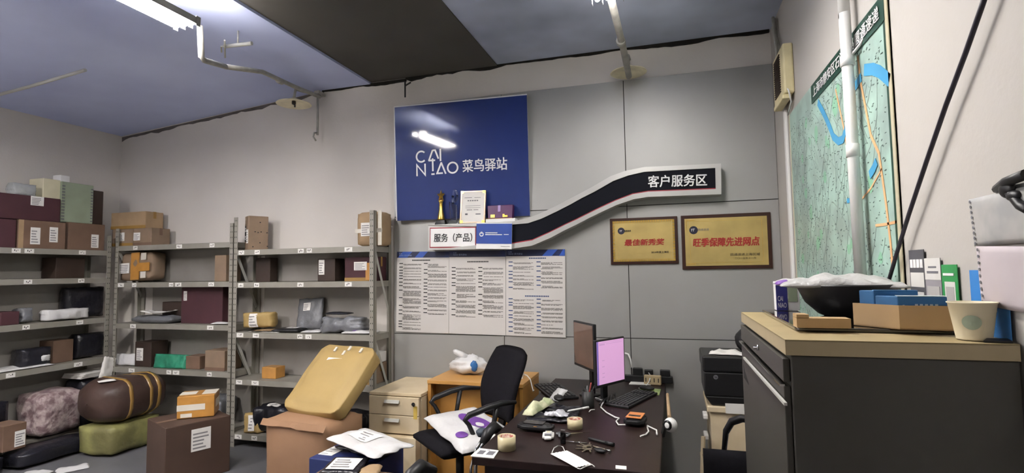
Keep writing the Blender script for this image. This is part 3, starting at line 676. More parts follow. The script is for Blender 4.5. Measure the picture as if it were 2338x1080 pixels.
mat('shelf_shade', '8f8b86', .6, .1, var=.12, vs=3)
RY0, RY1 = 3.9, 4.185
ZR = [1.725, 1.435, .995, .585, .115]; ZM = [1.8, 1.445, 1.055, .64, .14]; ZL = [1.755, 1.495, 1.115, .735, .13]
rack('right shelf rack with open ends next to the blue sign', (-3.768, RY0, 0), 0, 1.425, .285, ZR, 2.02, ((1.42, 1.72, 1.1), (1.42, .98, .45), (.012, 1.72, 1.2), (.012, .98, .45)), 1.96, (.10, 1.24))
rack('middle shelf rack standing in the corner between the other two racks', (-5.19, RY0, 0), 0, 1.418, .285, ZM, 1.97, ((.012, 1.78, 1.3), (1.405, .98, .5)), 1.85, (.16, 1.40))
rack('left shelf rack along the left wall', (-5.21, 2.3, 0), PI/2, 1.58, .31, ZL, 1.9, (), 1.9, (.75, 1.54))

# ---------------------------------------------------------------- parcels
mat('label_ink', '8c8a8c', .8)
def lines_on(b, f, u0, v0, u1, v1, n, mi=1, rows=5):
    for k in range(rows):
        v = v0+(v1-v0)*(.1+.8*k/rows); u = u0+(u1-u0)*.08; e = u1-(u1-u0)*random.uniform(.08, .45)
        b.rslab(f, u, v, e, v+(v1-v0)*.07, n, n+.0006, mi)
def stick(parent, f, rect, n=.0, rows=5, name='shipping_label', m='label'):
    b = MB().rslab(f, *rect, n-.001, n+.0016)
    if rows: lines_on(b, f, *rect, n+.0014, 1, rows)
    return b.build(name, [m, 'label_ink'], parent)
def carton(name, label, cat, x, z, w, h, yf, d, m='kraft', tape='tape_brown', labels=(), rz=0., group=None, bevel=.005, tape_front=True, side=None):
    """Closed carton whose front face is centred at (x, yf), standing at height z."""
    a = rz; u = V((math.cos(a), math.sin(a), 0)); bk = V((-math.sin(a), math.cos(a), 0)); c = V((x, yf, z))
    f = Frame(c-u*w/2, c+u*w/2, c-u*w/2+V((0, 0, h)))
    t = thing(name, label, cat, c+bk*d/2, group)
    b = MB().slab(f, 0, 0, w, h, -d, 0); b.build('carton_body', m, t, bevel=bevel)
    if tape:
        top = Frame(f.at(0, h), f.at(w, h), f.at(0, h, -d))
        q = MB().rslab(top, -.002, .42, 1.002, .58, .0, .0012)
        if tape_front: q.rslab(f, .0, .0, 1., min(.2, .03/h), .0, .001)
        q.rslab(Frame(f.at(w, 0), f.at(w, 0, -d), f.at(w, h)), .42, .6, .58, 1, 0, .0012)
        q.build('tape_strip', tape, t)
    for r in labels: stick(t, f, r, .0012)
    if side:
        sd = Frame(f.at(w, 0), f.at(w, 0, -d), f.at(w, h))
        for r in side: stick(t, sd, r, .0012)
    return t, f
def packet(name, label, cat, f, depth, m, puff=.02, seed=1., crumple=.01, labels=(), group=None, nu=18, nv=14, pw=4, freq=9., wav=.008, bow=0.):
    t = thing(name, label, cat, f.rel(.5, .5, -depth), group)
    MB().pouch(f, depth, puff, seed, nu, nv, crumple, freq, pw=pw, wav=wav, bow=bow).build('wrapping', m, t)
    for r in labels:
        b = MB(); n = 4; vs = []; fs = []
        u0, v0, u1, v1 = r
        for j in range(n+1):
            for i in range(n+1):
                u = u0+(u1-u0)*i/n; v = v0+(v1-v0)*j/n; e = ((1-abs(2*u-1)**pw)*(1-abs(2*v-1)**pw))**.5
                q = V((u*f.w, v*f.h, .3))*freq+V((seed*3.1, seed*7.7, seed)); k = noise.noise(q)+.5*noise.noise(q*2.3)
                vs.append(f.rel(u, v, puff*e+crumple*k*(.25+e)+.004+bow*((2*u-1)**2)))
        fs = [(j*(n+1)+i, j*(n+1)+i+1, (j+1)*(n+1)+i+1, (j+1)*(n+1)+i) for j in range(n) for i in range(n)]
        b.add(vs, fs, 0, True)
        for k in range(4):
            v = v0+(v1-v0)*(.15+.2*k); e = ((1-abs(u0+u1-1)**pw)*(1-abs(2*v-1)**pw))**.5
            q = V(((u0+u1)/2*f.w, v*f.h, .3))*freq+V((seed*3.1, seed*7.7, seed)); kk = noise.noise(q)+.5*noise.noise(q*2.3)
            nn = puff*e+crumple*kk*(.25+e)+.005+bow*((u0+u1-1)**2)
            b.rslab(f, u0+(u1-u0)*.12, v, u1-(u1-u0)*random.uniform(.15, .5), v+(v1-v0)*.07, nn, nn+.0012, 1)
        b.build('shipping_label', ['label', 'label_ink'], t)
    return t
G1 = 'parcels on the shelf racks'
# --- right rack, top
f = Frame((-3.735, 3.995, 1.725), (-3.64, 3.935, 1.725), (-3.735, 3.995, 2.03)); f.P.z = ZR[0]; f.U.z = 0; f.U.normalize(); f.W = V((0, 0, 1)); f.N = f.U.cross(f.W); f.h = .31
t = thing('carton', 'tall kraft carton with a black cat-face print on top of the right rack', 'carton', f.rel(.5, 0, -.08)); sd = Frame(f.at(f.w, 0), f.at(f.w, 0, -.17), f.at(f.w, f.h))
MB().slab(f, 0, 0, f.w, f.h, -.17, 0).build('carton_body', 'kraft', t, bevel=.005); stick(t, f, (.48, .2, .92, .6), .0012)
b = MB(); b.rslab(f, .02, .25, .4, .7, 0, .001); b.add([f.rel(.02, .7, .001), f.rel(.14, .7, .001), f.rel(.04, .78, .001)], [(0, 1, 2)]); b.add([f.rel(.28, .7, .001), f.rel(.4, .7, .001), f.rel(.4, .78, .001)], [(0, 1, 2)])
for v in (.36, .6): b.lathe([(.02, 0), (.02, .0008)], f.rel(.22, v, .001), 14, 1, f.N, False); b.lathe([(.011, 0), (.011, .0008)], f.rel(.22, v, .0018), 12, 0, f.N, False)
for u, v in ((.45, .5), (.6, .52), (.9, .5), (.55, .2), (.55, .8), (.2, .08), (.93, .1), (.3, .52)): b.rslab(sd, u, v, u+.06, v+.03, 0, .001)
b.build('print', ['ink', 'card_pale'], t)
x, z, w, h = (-2.4202, 1.7326, 0.2651, 0.2895)
t = thing('carton', 'taped kraft carton at the right end of the top shelf, behind the post', 'carton', (x, 3.98, ZR[0]))
f = Frame((x-w/2, 3.962, ZR[0]+.007), (x+w/2-.012, 3.952, ZR[0]+.007), (x-w/2, 3.962, ZR[0]+h)); MB().bulk(f, .165, .006, 3., 6, .004).build('carton_body', 'kraft_light', t)
b = MB(); b.rslab(f, -.01, .38, 1.01, .5, .002, .008); b.rslab(f, .86, 0, 1.0, 1.02, .002, .008); b.build('tape_strip', 'tape_white', t); stick(t, f, (.22, .28, .62, .68), .009)
MB().bar((-2.36, 3.96, 1.93), (-2.32, 4.16, 1.9), .006, .012).build('tie_rod', 'white_steel', label='thin pale tie rod at the top right end of the right rack', cat='rod')
# --- right rack, second shelf
x, z, w, h = (-2.8704, 1.4447, 0.1765, 0.197)
carton('carton', 'small dark box with a pale upright label on the second shelf', 'carton', x, ZR[1], w, h, 4.0, .14, 'dark_brown', None, [(.08, .3, .4, .95)])
x, z, w, h = (-2.5323, 1.4416, 0.3089, 0.204)
t, f = carton('carton', 'dark maroon carton with amber tape and a white label, second shelf right', 'carton', x, ZR[1], w, h, 4.0, .16, 'maroon', 'tape_brown', [(.3, .45, .7, .8)])
MB().rslab(f, .66, .05, 1., .75, 0, .0015).build('amber_tape', 'tape_orange', t)
carton('carton', 'dark slim box at the left end of the second shelf of the right rack', 'carton', -3.58, ZR[1], .16, .22, 4.05, .1, 'dark_brown', None)
# --- right rack, third shelf
f = Frame((-3.7193, 3.98, 1.0437), (-3.4231, 4.0, 1.0537), (-3.7222, 3.98, 1.177)); f.P.z = ZR[2]+.03
packet('parcel', 'yellow taped parcel with a white label on the third shelf', 'parcel', f, .12, 'kraft_yellow', .03, 2., .012, [(.28, .05, .58, .95)], pw=6)
mat('amber', 'b98a3a', .5)
for k, (lb, x0, x1, y, m, dz) in enumerate([('white envelope lying under the yellow parcel', 560, 640, 3.94, 'paper', 0.004), ('black envelope on the white envelope under the yellow parcel', 566, 628, 3.95, 'dark_brown', .011), ('pale brown envelope on top of the envelopes by the yellow parcel', 575, 650, 3.96, 'kraft_light', .018)]):
    a = PY_ = None
    xa, xb = [-3.62, -3.60, -3.55][k], [-3.29, -3.33, -3.22][k]
    fr = flat((xa+xb)/2, 4.0, ZR[2]+dz, xb-xa, .15, (-2, 3, 8)[k]); packet('envelope', lb, 'envelope', fr, .003, m, .003, k+3., .002, pw=8, nu=10, nv=8)
fr = flat(-3.2386, 4.01, ZR[2]+.022, .26, .17, 4); packet('parcel', 'flat black parcel with a white label, third shelf', 'parcel', fr, .02, 'black_plastic', .012, 5., .003, [(.4, .3, .78, .8)], pw=8)
f = Frame((-3.2373, 4.08, 1.0522), (-2.977, 4.08, 1.0673), (-3.2509, 4.14, 1.3264)); f.P.z = ZR[2]+.006
packet('parcel', 'upright grey plastic mailer leaning on the back of the third shelf', 'parcel', f, .025, 'grey_film', .015, 6., .008, [(.25, .6, .55, .85)], wav=.01)
f = Frame((-2.889, 3.96, 1.0281), (-2.4932, 3.96, 1.0419), (-2.9048, 3.98, 1.1526)); f.P.z = ZR[2]+.004
packet('parcel', 'bulky dark grey wrapped parcel on the third shelf near the post', 'parcel', f, .18, 'grey_film', .02, 7., .014, pw=7, wav=.03)
b = MB().pouch(flat(-2.7703, 4.05, ZR[2]+.165, .22, .1, 0), .012, .01, 3., 12, 8, .004); b.build('parcel', 'black_film', label='black packet lying on the bulky dark grey parcel', cat='parcel')
fr = flat(-2.9888, 3.985, ZR[2]+.012, .17, .11, 12); packet('mailer', 'small white mailer between the black and grey parcels, third shelf', 'mailer', fr, .008, 'white_film', .01, 9., .006)
f = flat(-2.5225, 3.995, ZR[2]+.016, .27, .16, 8)
t = packet('mailer', 'white and purple plastic mailer at the right end of the third shelf', 'mailer', f, .012, 'white_film', .014, 11., .008)
MB().pouch(Frame(f.rel(.32, .1, .012), f.rel(.62, .1, .012), f.rel(.32, .7, .014)), .002, .005, 11., 6, 6, .003).build('purple_print', 'purple', t)
# --- right rack, fourth shelf
x, z, w, h = (-3.4383, 0.6305, 0.1728, 0.0995)
carton('carton', 'small amber box alone on the fourth shelf of the right rack', 'carton', x, ZR[3], .15, .1, 3.98, .12, 'tape_orange', None)
x = -2.45
carton('carton', 'white carton at the right end of the fourth shelf, beside the post', 'carton', -2.45, ZR[3]+.165, .16, .085, 3.95, .2, 'sign_white', None); carton('carton', 'brown carton under the white carton behind the right post', 'carton', -2.455, ZR[3], .18, .16, 3.95, .2, 'kraft', 'tape_brown')
# --- right rack, bottom
f = Frame((-3.6471, 3.93, 0.0744), (-3.4934, 3.93, 0.0856), (-3.6693, 3.95, 0.2374)); f.P.z = ZR[4]+.004
t = packet('parcel', 'small yellow parcel with a torn white label on the bottom shelf', 'parcel', f, .16, 'kraft_yellow', .01, 12., .01, [(.35, .1, .75, .9)], pw=8)
f = flat(-3.36, 4.02, ZR[4]+.21, .40, .2, -6); packet('parcel', 'black plastic parcel behind the small yellow parcel', 'parcel', f, .2, 'black_film', .03, 13., .02, [(.3, .2, .6, .55)], pw=6, wav=.03)
f = flat(-2.75, 4.02, ZR[4]+.19, .55, .22, 3); packet('parcel', 'large black plastic parcel on the bottom shelf behind the big brown carton', 'parcel', f, .18, 'black_film', .03, 14., .02, pw=6, wav=.03)

# --- middle rack, top: three cartons
x, z, w, h = (-5.1544, 1.8224, 0.2746, 0.1682)
carton('carton', 'brown carton with a white label, lower left of three on the middle rack', 'carton', x, ZM[0], w, h, 3.94, .2, 'kraft', 'tape_brown', [(.18, .3, .6, .8)])
x2, z, w2, h2 = (-4.8856, 1.8227, 0.2276, 0.1824)
carton('carton', 'brown carton with dark tape, lower right of three on the middle rack', 'carton', x2, ZM[0], w2, h, 3.93, .2, 'kraft', 'kraft_brown', [(.02, .3, .38, .75)])
x3, z, w3, h3 = (-5.1001, 2.0149, 0.4509, 0.1645)
carton('carton', 'wide brown carton lying on the two cartons on top of the middle rack', 'carton', x3, ZM[0]+h+.002, w3, h3, 3.95, .19, 'kraft_light', 'tape_brown', [], bevel=.006)
# --- middle rack, second shelf
f = Frame((-5.2045, 3.95, 1.4591), (-4.8017, 3.95, 1.4723), (-5.2408, 3.96, 1.7264)); f.P.z = ZM[1]+.018
t = thing('parcel', 'brown carton wrapped in orange tape with a tilted white label, second shelf', 'parcel', f.rel(.5, 0, -.1)); MB().bulk(f, .18, .01, 4., 7, .01).build('carton_body', 'kraft', t)
b = MB(); b.rslab(f, .42, .0, .68, .98, .006, .012); b.rslab(f, .68, .3, 1., .6, .006, .012); b.build('amber_tape', 'tape_orange', t); b = MB(); b.rslab(f, .74, .7, .9, .95, .01, .014); b.rslab(f, .74, .05, .9, .28, .01, .014); b.build('tape_strip', 'tape_white', t); stick(t, f, (.06, .25, .38, .62), .013)
x, z, w, h = (-3.9637, 1.4678, 0.15, 0.2409)
carton('carton', 'upright brown carton at the right end of the second shelf, middle rack', 'carton', x, ZM[1], .13, h, 3.95, .18, 'kraft', None)
# --- middle rack, third shelf
f = flat(-4.7391, 4.02, ZM[2]+.045, .46, .2, 3)
packet('mailer', 'dark grey plastic mailer on the third shelf of the middle rack', 'mailer', f, .045, 'grey_film', .03, 15., .012)
f = flat(-4.704, 3.98, ZM[2]+.10, .30, .13, 10); packet('sheet', 'crumpled white paper on the dark grey mailer, third shelf', 'paper', f, .002, 'paper', .01, 16., .018, bow=.02)
x, z, w, h = (-4.2217, 1.0405, 0.4855, 0.355)
carton('carton', 'large dark maroon carton at the right of the third shelf, middle rack', 'carton', x, ZM[2], w, h, 4.0, .17, 'maroon', None, [(.06, .6, .14, .85)])
f = flat(-3.95, 3.97, ZM[2]+.012, .16, .1, 20); packet('mailer', 'small white mailer at the right end of the third shelf, middle rack', 'mailer', f, .006, 'white_film', .008, 18., .006)
x, z, w, h = (-4.6477, 1.0608, 0.2391, 0.1972)
carton('carton', 'dark box standing behind the crumpled paper on the third shelf', 'carton', x, ZM[2], w, h, 4.06, .1, 'dark_brown', None)
# --- middle rack, fourth shelf
x, z, w, h = (-4.8733, 0.6642, 0.2029, 0.2357)
carton('carton', 'dark upright carton with a cream label on the fourth shelf', 'carton', x, ZM[3], w, h, 3.96, .18, 'dark_brown', None, [(.12, .25, .52, .75)])
mat('green_wrap', '2f8064', .35, var=.2, vs=14, bump=.2, bs=40)
f = Frame((-4.7161, 3.94, 0.6606), (-4.3477, 3.94, 0.6616), (-4.7448, 3.96, 0.7875)); f.P.z = ZM[3]+.002
t = packet('parcel', 'green wrapped parcel on the fourth shelf of the middle rack', 'parcel', f, .17, 'green_wrap', .01, 19., .01, pw=8)
x, z, w, h = (-4.2692, 0.6691, 0.1639, 0.1197)
carton('carton', 'small brown carton right of the green parcel', 'carton', x, ZM[3], w, h, 3.96, .15, 'kraft_brown', None)
x, z, w, h = (-3.9949, 0.6396, 0.2233, 0.2004)
carton('carton', 'printed brown carton at the right end of the fourth shelf, middle rack', 'carton', x, ZM[3], w, .18, 3.94, .2, 'kraft', 'kraft_brown')
f = Frame((-5.2282, 3.96, 0.6517), (-4.9866, 3.96, 0.6601), (-5.2594, 3.98, 0.7574)); f.P.z = ZM[3]+.004
packet('parcel', 'crumpled pale plastic parcel at the left end of the fourth shelf', 'parcel', f, .15, 'white_film', .02, 20., .015)
# --- middle rack, bottom: dark parcel
f = flat(-4.05, 4.03, .36, .26, .22, 5); packet('parcel', 'clear-wrapped dark parcel behind the orange-taped carton', 'parcel', f, .2, 'grey_film', .03, 21., .016, pw=6)

# --- left rack (things seen along the left wall); fronts face +X
def lframe(y0, y1, z, h, x): return Frame((x, y0, z), (x, y1, z), (x, y0, z+h))
def lcarton(label, y0, y1, z, h, x, d, m, labels=(), tape=None, tilt=0):
    f = lframe(y0, y1, z, h, x); t = thing('carton', label, 'carton', f.rel(.5, 0, -d/2))
    MB().slab(f, 0, 0, f.w, f.h, -d, 0).build('carton_body', m, t, bevel=.005)
    if tape: MB().rslab(f, .0, .0, .1, 1, 0, .0012).build('tape_strip', tape, t)
    for r in labels: stick(t, f, r, .0012)
    return t, f
y0, z, w, h = (3.3001, 1.747, 0.3657, 0.2209)
lcarton('brown carton with two white labels on the top shelf of the left rack', y0-w/2, y0+w/2, ZL[0], h+.02, -5.24, .25, 'kraft_brown', [(.24, .15, .44, .75), (.64, .25, .82, .8)], 'kraft_light')
y1, z1, w1, h1 = (3.6746, 1.7516, 0.3693, 0.2708)
lcarton('brown carton with one tilted white label at the corner end of the left rack', y1-w1/2+.02, y1+w1/2-.02, ZL[0], h1-.02, -5.25, .26, 'kraft_brown', [(.62, .1, .82, .6)])
y2, z2, w2, h2 = (3.1331, 1.9365, 0.6241, 0.2101)
lcarton('large maroon carton on the brown carton, left rack top', y2-w2/2, y2+w2/2, ZL[0]+h+.022, h2, -5.26, .24, 'maroon', [(.62, .62, .78, 1.0)])
lcarton('dark maroon carton at the left edge of the top shelf, left rack', 2.6, y0-w/2-.01, ZL[0], h+.015, -5.25, .24, 'maroon')
mat('pale_green', '8e9a84', .5, var=.1); mat('cream', 'd8d2b4', .6)
y3, z3, w3, h3 = (3.6012, 2.0191, 0.2793, 0.3674)
zz = ZL[0]+h1-.018
t, f = lcarton('pale green boxed parcel standing on the cartons in the corner', y3-w3/2, y3+w3/2, zz, h3, -5.28, .2, 'pale_green')
b = MB()
for k in range(12): b.rslab(f, .01, .05+k*.075, .1, .08+k*.075, 0, .003); b.rslab(f, .92, .05+k*.075, .99, .08+k*.075, 0, .003)
b.build('ribbed_edge', 'grey_film', t)
y4, z4, w4, h4 = (3.3944, 2.1441, 0.141, 0.2044)
lcarton('cream box beside the pale green parcel on the left rack', y4-w4/2, y4+w4/2, ZL[0]+h+.024+h2, h4-.03, -5.3, .18, 'cream'); 
lcarton('dark grey box in the corner beside the pale green parcel', y3+w3/2+.01, y3+w3/2+.11, zz, h3-.04, -5.3, .18, 'dark_brown')
lcarton('small white box on top of the pale green parcel', y3-w3/2, y3-w3/2+.08, zz+h3+.001, .06, -5.3, .1, 'sign_white')
mat('clear_film', 'dfe4e6', .15, trans=.6, var=.02, bump=.4, bs=25)
f = lframe(3.096, 3.2705, ZL[0]+h+.024+h2, .1, -5.3)
packet('plastic_bag', 'crumpled clear plastic bag on the maroon carton', 'bag', f, .15, 'clear_film', .03, 22., .02, pw=2)
def lpack(name, label, cat, px, z, h, x, d, m, seed, labels=(), lab=None, **k):
    f = lframe(px[0], px[1], z+.012, h, x); return packet(name, label, cat, f, d, m, k.pop('puff', .02), seed, k.pop('crumple', .014), labels, **k)
lcarton('dark box on the second shelf of the left rack, near the corner', 3.45, 3.7, ZL[1], .19, -5.3, .18, 'dark_brown')
lcarton('long dark box at the left of the second shelf, left rack', 2.75, 3.05, ZL[1], .1, -5.33, .16, 'black_plastic')
lpack('parcel', 'white plastic parcel on the third shelf of the left rack', 'parcel', (3.3581, 3.7115), ZL[2], .09, -5.25, .16, 'white_film', 23., crumple=.02)
lcarton('dark red box at the left of the third shelf, left rack', 3.0428, 3.175, ZL[2], .11, -5.28, .2, 'maroon')
lpack('parcel', 'small pale parcel between the red box and the white parcel', 'parcel', (3.1974, 3.2824), ZL[2], .12, -5.3, .16, 'grey_film', 24.)
lpack('parcel', 'black bagged parcel at the corner end of the third shelf, left rack', 'parcel', (3.5917, 3.9352), ZL[2], .28, -5.37, .15, 'black_film', 25., puff=.03)
lcarton('brown box on the fourth shelf of the left rack', 3.4765, 3.6462, ZL[3], .2, -5.33, .18, 'kraft_brown')
lpack('parcel', 'dark bundle on the fourth shelf of the left rack', 'parcel', (3.2032, 3.4246), ZL[3], .15, -5.28, .2, 'black_film', 26., puff=.03)
f = Frame((-5.23, 3.0239, 0.7953), (-5.23, 3.4268, 0.7642), (-5.45, 3.1511, 0.7657)); f.P.z = ZL[3]+.012; f.U.z = 0; f.U.normalize(); f.W = V((-1, 0, 0)); f.W -= f.U*f.W.dot(f.U); f.N = f.U.cross(f.W)
packet('mailer', 'flat white mailer lying on the fourth shelf of the left rack', 'mailer', f, .01, 'white_film', .01, 27., .008)
lpack('parcel', 'small white parcel on the white mailer, fourth shelf', 'parcel', (3.3308, 3.4098), ZL[3]+.03, .06, -5.27, .08, 'white_film', 28.)
lpack('parcel', 'black bagged parcel at the corner end of the fourth shelf, left rack', 'parcel', (3.6821, 3.9404), ZL[3], .22, -5.36, .15, 'black_film', 29., puff=.03)

# ---------------------------------------------------------------- things on the floor, left
mat('green_sack', '8d8c58', .5, second='6d6a44', vs=5, bump=.3, bs=18); mat('duffel', '40302a', .45, var=.2, vs=5, bump=.2, bs=14); mat('pink_film', 'b8a8a6', .35, second='7d686b', vs=16, bump=.5, bs=30)
f = Frame((-4.5, 3.39, .0), (-4.52, 3.87, .0), (-4.5, 3.39, .24)); f.P.z = .012
t = thing('parcel', 'greenish yellow wrapped parcel on the floor under the dark bundle', 'parcel', (-4.68, 3.63, .0)); MB().bulk(f, .36, .012, 5., 9, .012).build('wrapping', 'green_sack', t)
t = thing('bundle', 'big dark brown bundle with yellow tape lying on the greenish parcel', 'bundle', (-4.68, 3.6, .26))
b = MB(); n = 26; pts = []
for i in range(n+1):
    u = i/n; y = 3.33+.62*u; e = (1-abs(2*u-1)**5)**.5; pts.append((e, y))
vs = []; m_ = 24
def dz(a, y, e, k=0.): 
    q = noise.noise(V((math.cos(a)*2, math.sin(a)*2, y*6)))
    return V((-4.69+(.235+k+.02*q)*e*math.copysign(abs(math.cos(a))**.75, math.cos(a)), y, .445+(.185+k+.02*q)*e*math.copysign(abs(math.sin(a))**.75, math.sin(a))))
for e, y in pts: vs += [dz(2*PI*k/m_, y, max(e, .02)) for k in range(m_)]
b.add(vs, [(i*m_+k, i*m_+(k+1) % m_, (i+1)*m_+(k+1) % m_, (i+1)*m_+k) for i in range(n) for k in range(m_)], 0, True); b.build('wrapping', 'duffel', t)
for y in (3.52, 3.70, 3.78):
    b = MB(); vs = []
    for yy, k in ((y, .0), (y, .006), (y+.03, .006), (y+.03, .0)): vs += [dz(2*PI*j/m_, yy, .985, k) for j in range(m_)]
    b.add(vs, [(i*m_+k, i*m_+(k+1) % m_, (i+1)*m_+(k+1) % m_, (i+1)*m_+k) for i in range(3) for k in range(m_)], 0, True); b.build('tape_strip', 'tape_brown', t)
f = flat(-4.64, 3.45, .622, .12, .10, 60); b = MB().pouch(f, .004, .004, 3., 6, 6, .004); b.build('shipping_label', 'label', t)
# dark carton with orange-taped carton on it
f = Frame((-3.4919, 3.0256, 0.42), (-3.3084, 3.4271, 0.42), (-3.4595, 2.9976, 0.43)); f.P.z = .0; f.h = .42; f.W = V((0, 0, 1)); f.N = f.U.cross(f.W)
t = thing('carton', 'large dark carton with a white label on the floor in front of the middle rack', 'carton', f.rel(.5, 0, -.2)); MB().slab(f, 0, 0, f.w, f.h, -.42, 0).build('carton_body', mat('dark_carton', '46342a', .7, var=.1), t, bevel=.006); stick(t, f, (.38, .5, .68, .88), .0012)
top = Frame(f.at(0, f.h), f.at(f.w, f.h), f.at(0, f.h, -.42)); MB().rslab(top, 0, .45, 1, .55, 0, .0015).build('tape_strip', 'kraft_brown', t)
f = Frame((-3.6064, 3.2147, 0.424), (-3.4041, 3.363, 0.424), (-3.3517, 2.9877, 0.5)); f.P.z = .424; f.W = V((0, 0, 1)); f.h = .165; f.U.z = 0; f.U.normalize(); f.N = f.U.cross(f.W)
t = thing('carton', 'carton covered in orange and white tape on top of the dark carton', 'carton', f.rel(.5, 0, -.1)); MB().slab(f, 0, 0, f.w, f.h, -.22, 0).build('carton_body', 'tape_orange', t, bevel=.006)
top = Frame(f.at(0, f.h), f.at(f.w, f.h), f.at(0, f.h, -.22)); sd = Frame(f.at(f.w, 0), f.at(f.w, 0, -.22), f.at(f.w, f.h))
b = MB(); b.rslab(f, 0, .35, .75, .62, .0, .0015); b.rslab(top, .0, .3, .45, .8, .0, .0015); b.rslab(top, .62, .2, 1, .95, .0, .0015); b.rslab(sd, .3, .35, 1, .7, .0, .0015); b.rslab(f, .1, .05, .4, .22, .0, .0015)
b.build('tape_strip', 'tape_white', t)
# parcels by the left rack
f = lframe(3.27, 3.62, .3, .24, -5.0); f.P.z = ZL[4]+.03
t = thing('parcel', 'pinkish shiny wrapped parcel on the bottom shelf of the left rack', 'parcel', (-5.15, 3.4, ZL[4])); f.P.x = -5.14; f.h = .34; MB().bulk(f, .3, .015, 8., 9, .022).build('wrapping', 'pink_film', t)
t = thing('parcel', 'black plastic parcel on the floor below the pinkish parcel', 'parcel', (-4.98, 3.25, 0)); f = lframe(3.0, 3.55, .014, .12, -4.9); MB().bulk(f, .25, .015, 9., 8, .014).build('wrapping', 'black_film', t)
f = lframe(3.66, 3.83, ZL[4]+.018, .4, -5.23); t = thing('parcel', 'black parcel standing on the bottom shelf in the corner of the left rack', 'parcel', (-5.35, 3.75, ZL[4])); MB().bulk(f, .22, .01, 10., 8, .012).build('wrapping', 'black_film', t)
b = MB()
for k in range(4): b.box((-5.33+.006*k, 3.74+.004*k, ZL[4]+.447+k*.012), (.24, .21, .01), rz=.03*k)
t = b.build('paper_stack', 'paper', label='stack of white papers on the black parcel under the fourth shelf', cat='papers')
f = lframe(2.98, 3.09, .0, .24, -4.96); f.P.z = .002
t, f = lcarton('small brown carton with a white label at the left edge of the floor', 2.93, 3.09, .156, .2, -5.0, .2, 'kraft_brown', [(.5, .1, .95, .7)])
t.location = t.location
f = lframe(2.8, 3.14, ZL[4]+.23, .2, -5.24); packet('parcel', 'dark bagged parcel at the left edge of the bottom shelf', 'parcel', lframe(2.55, 3.1, ZL[4]+.03, .34, -5.24), .2, 'black_film', .03, 31., .02, [(.7, .5, .86, .75)])
t = thing('parcel', 'black plastic parcel under the small brown carton at the left floor', 'parcel', (-5.1, 2.83, 0)); MB().bulk(lframe(2.7, 2.96, .012, .12, -5.0), .24, .006, 12., 6, .008).build('wrapping', 'black_film', t)
for k, (x, y, dg) in enumerate(((-4.72, 2.98, 20), (-4.55, 3.14, 60))):
    f = flat(x, y, .006, .2, .12, dg); packet('paper_scrap', ('crumpled white paper scrap on the floor at the left edge', 'crumpled pale plastic scrap on the floor beside the greenish parcel')[k], 'paper', f, .003, 'white_film', .012, 40.+k, .014)
f = Frame((-5.17, 3.7633, 0.5496), (-5.17, 3.8786, 0.5189), (-5.17, 3.7478, 0.7702))
t = packet('hanging_paper', 'white torn paper hanging from the corner end of the fourth shelf', 'paper', f, .004, 'paper', .012, 33., .012, pw=6)

# ---------------------------------------------------------------- brown carton, yellow parcel, blue box pile
mat('big_kraft', '8d6c50', .75, var=.09, vs=4, bump=.06, bs=30)
f = Frame((-2.70, 3.09, .0), (-2.15, 3.02, .0), (-2.70, 3.09, .55)); f.P.z = .012; f.h = .515
t = thing('carton', 'big bulging brown carton with open seams below the yellow parcel', 'carton', (-2.4, 3.2, 0)); MB().bulk(f, .37, .03, 2., 10, .012, freq=4).build('carton_body', 'big_kraft', t)
top = Frame(f.at(0, f.h, .01), f.at(f.w, f.h, .01), f.at(0, f.h, -.37))
b = MB(); b.ribbon([f.rel(.0+.1*k, 1., .012+.008*noise.noise(V((k*1.3, 0, 1)))) for k in range(11)], [f.rel(.0+.1*k, .93+.03*noise.noise(V((k*2.1, 4, 1))), .035+.006*noise.noise(V((k*1.3, 0, 5)))) for k in range(11)], .004)
b.build('front_flap', 'big_kraft', t)
f = Frame((-2.6531, 3.193, 0.583), (-2.1451, 3.0894, 0.583), (-2.6491, 3.6, 0.9561))
t = thing('parcel', 'large yellow kraft paper parcel leaning on top of the big brown carton', 'parcel', f.rel(.5, 0, -.05)); f.P += f.N*.01
f2 = Frame(f.at(.0, 0), f.at(f.w, 0), f.at(0, f.h)); MB().bulk(f2, .12, .02, 7., 12, .012, freq=4, rnd=.03).build('wrapping', 'kraft_yellow', t)
stick(t, f2, (.3, .55, .56, .76), .017, 6)
b = MB(); random.seed(2)
for u, v in ((.3, .87), (.55, .9), (.5, .82), (.78, .88)): b.rslab(f2, u, v, u+.035, v+.07, .01, .019)
b.build('clear_tape', 'tape_white', t)
f = Frame((-2.03, 2.68, 0), (-1.60, 2.66, 0), (-2.03, 2.68, .45))
mat('navy_carton', '1f2c5c', .5, var=.1)
t = thing('carton', 'navy blue carton at the bottom under white and black mailers', 'carton', f.rel(.5, 0, -.15)); MB().slab(f, 0, 0, f.w, .45, -.32, 0).build('carton_body', 'navy_carton', t, bevel=.006)
top = Frame(f.at(0, .45), f.at(f.w, .45), f.at(0, .45, -.32)); stick(t, top, (.03, .2, .25, .65), .001, 3)
f = flat(-1.74, 2.87, .482, .36, .24, -18); packet('mailer', 'black plastic mailer with a white label lying on the navy carton', 'mailer', f, .02, 'black_film', .015, 41., .008, [(.25, .2, .55, .6)], wav=.02)
f = Frame((-2.0, 2.80, .525), (-1.56, 2.60, .515), (-1.90, 3.05, .525)); f.h = .27
packet('mailer', 'white and grey plastic mailer with printed slip on top of the navy carton pile', 'mailer', f, .012, 'white_film', .018, 42., .014, [(.2, .3, .6, .75)], wav=.03, freq=6)
f = Frame((-1.80, 2.46, .468), (-1.60, 2.50, .468), (-1.84, 2.66, .478)); packet('folder', 'black folder with a white printed label at the bottom edge of the picture', 'folder', f, .012, 'black_film', .008, 43., .003, [(.12, .1, .86, .8)])
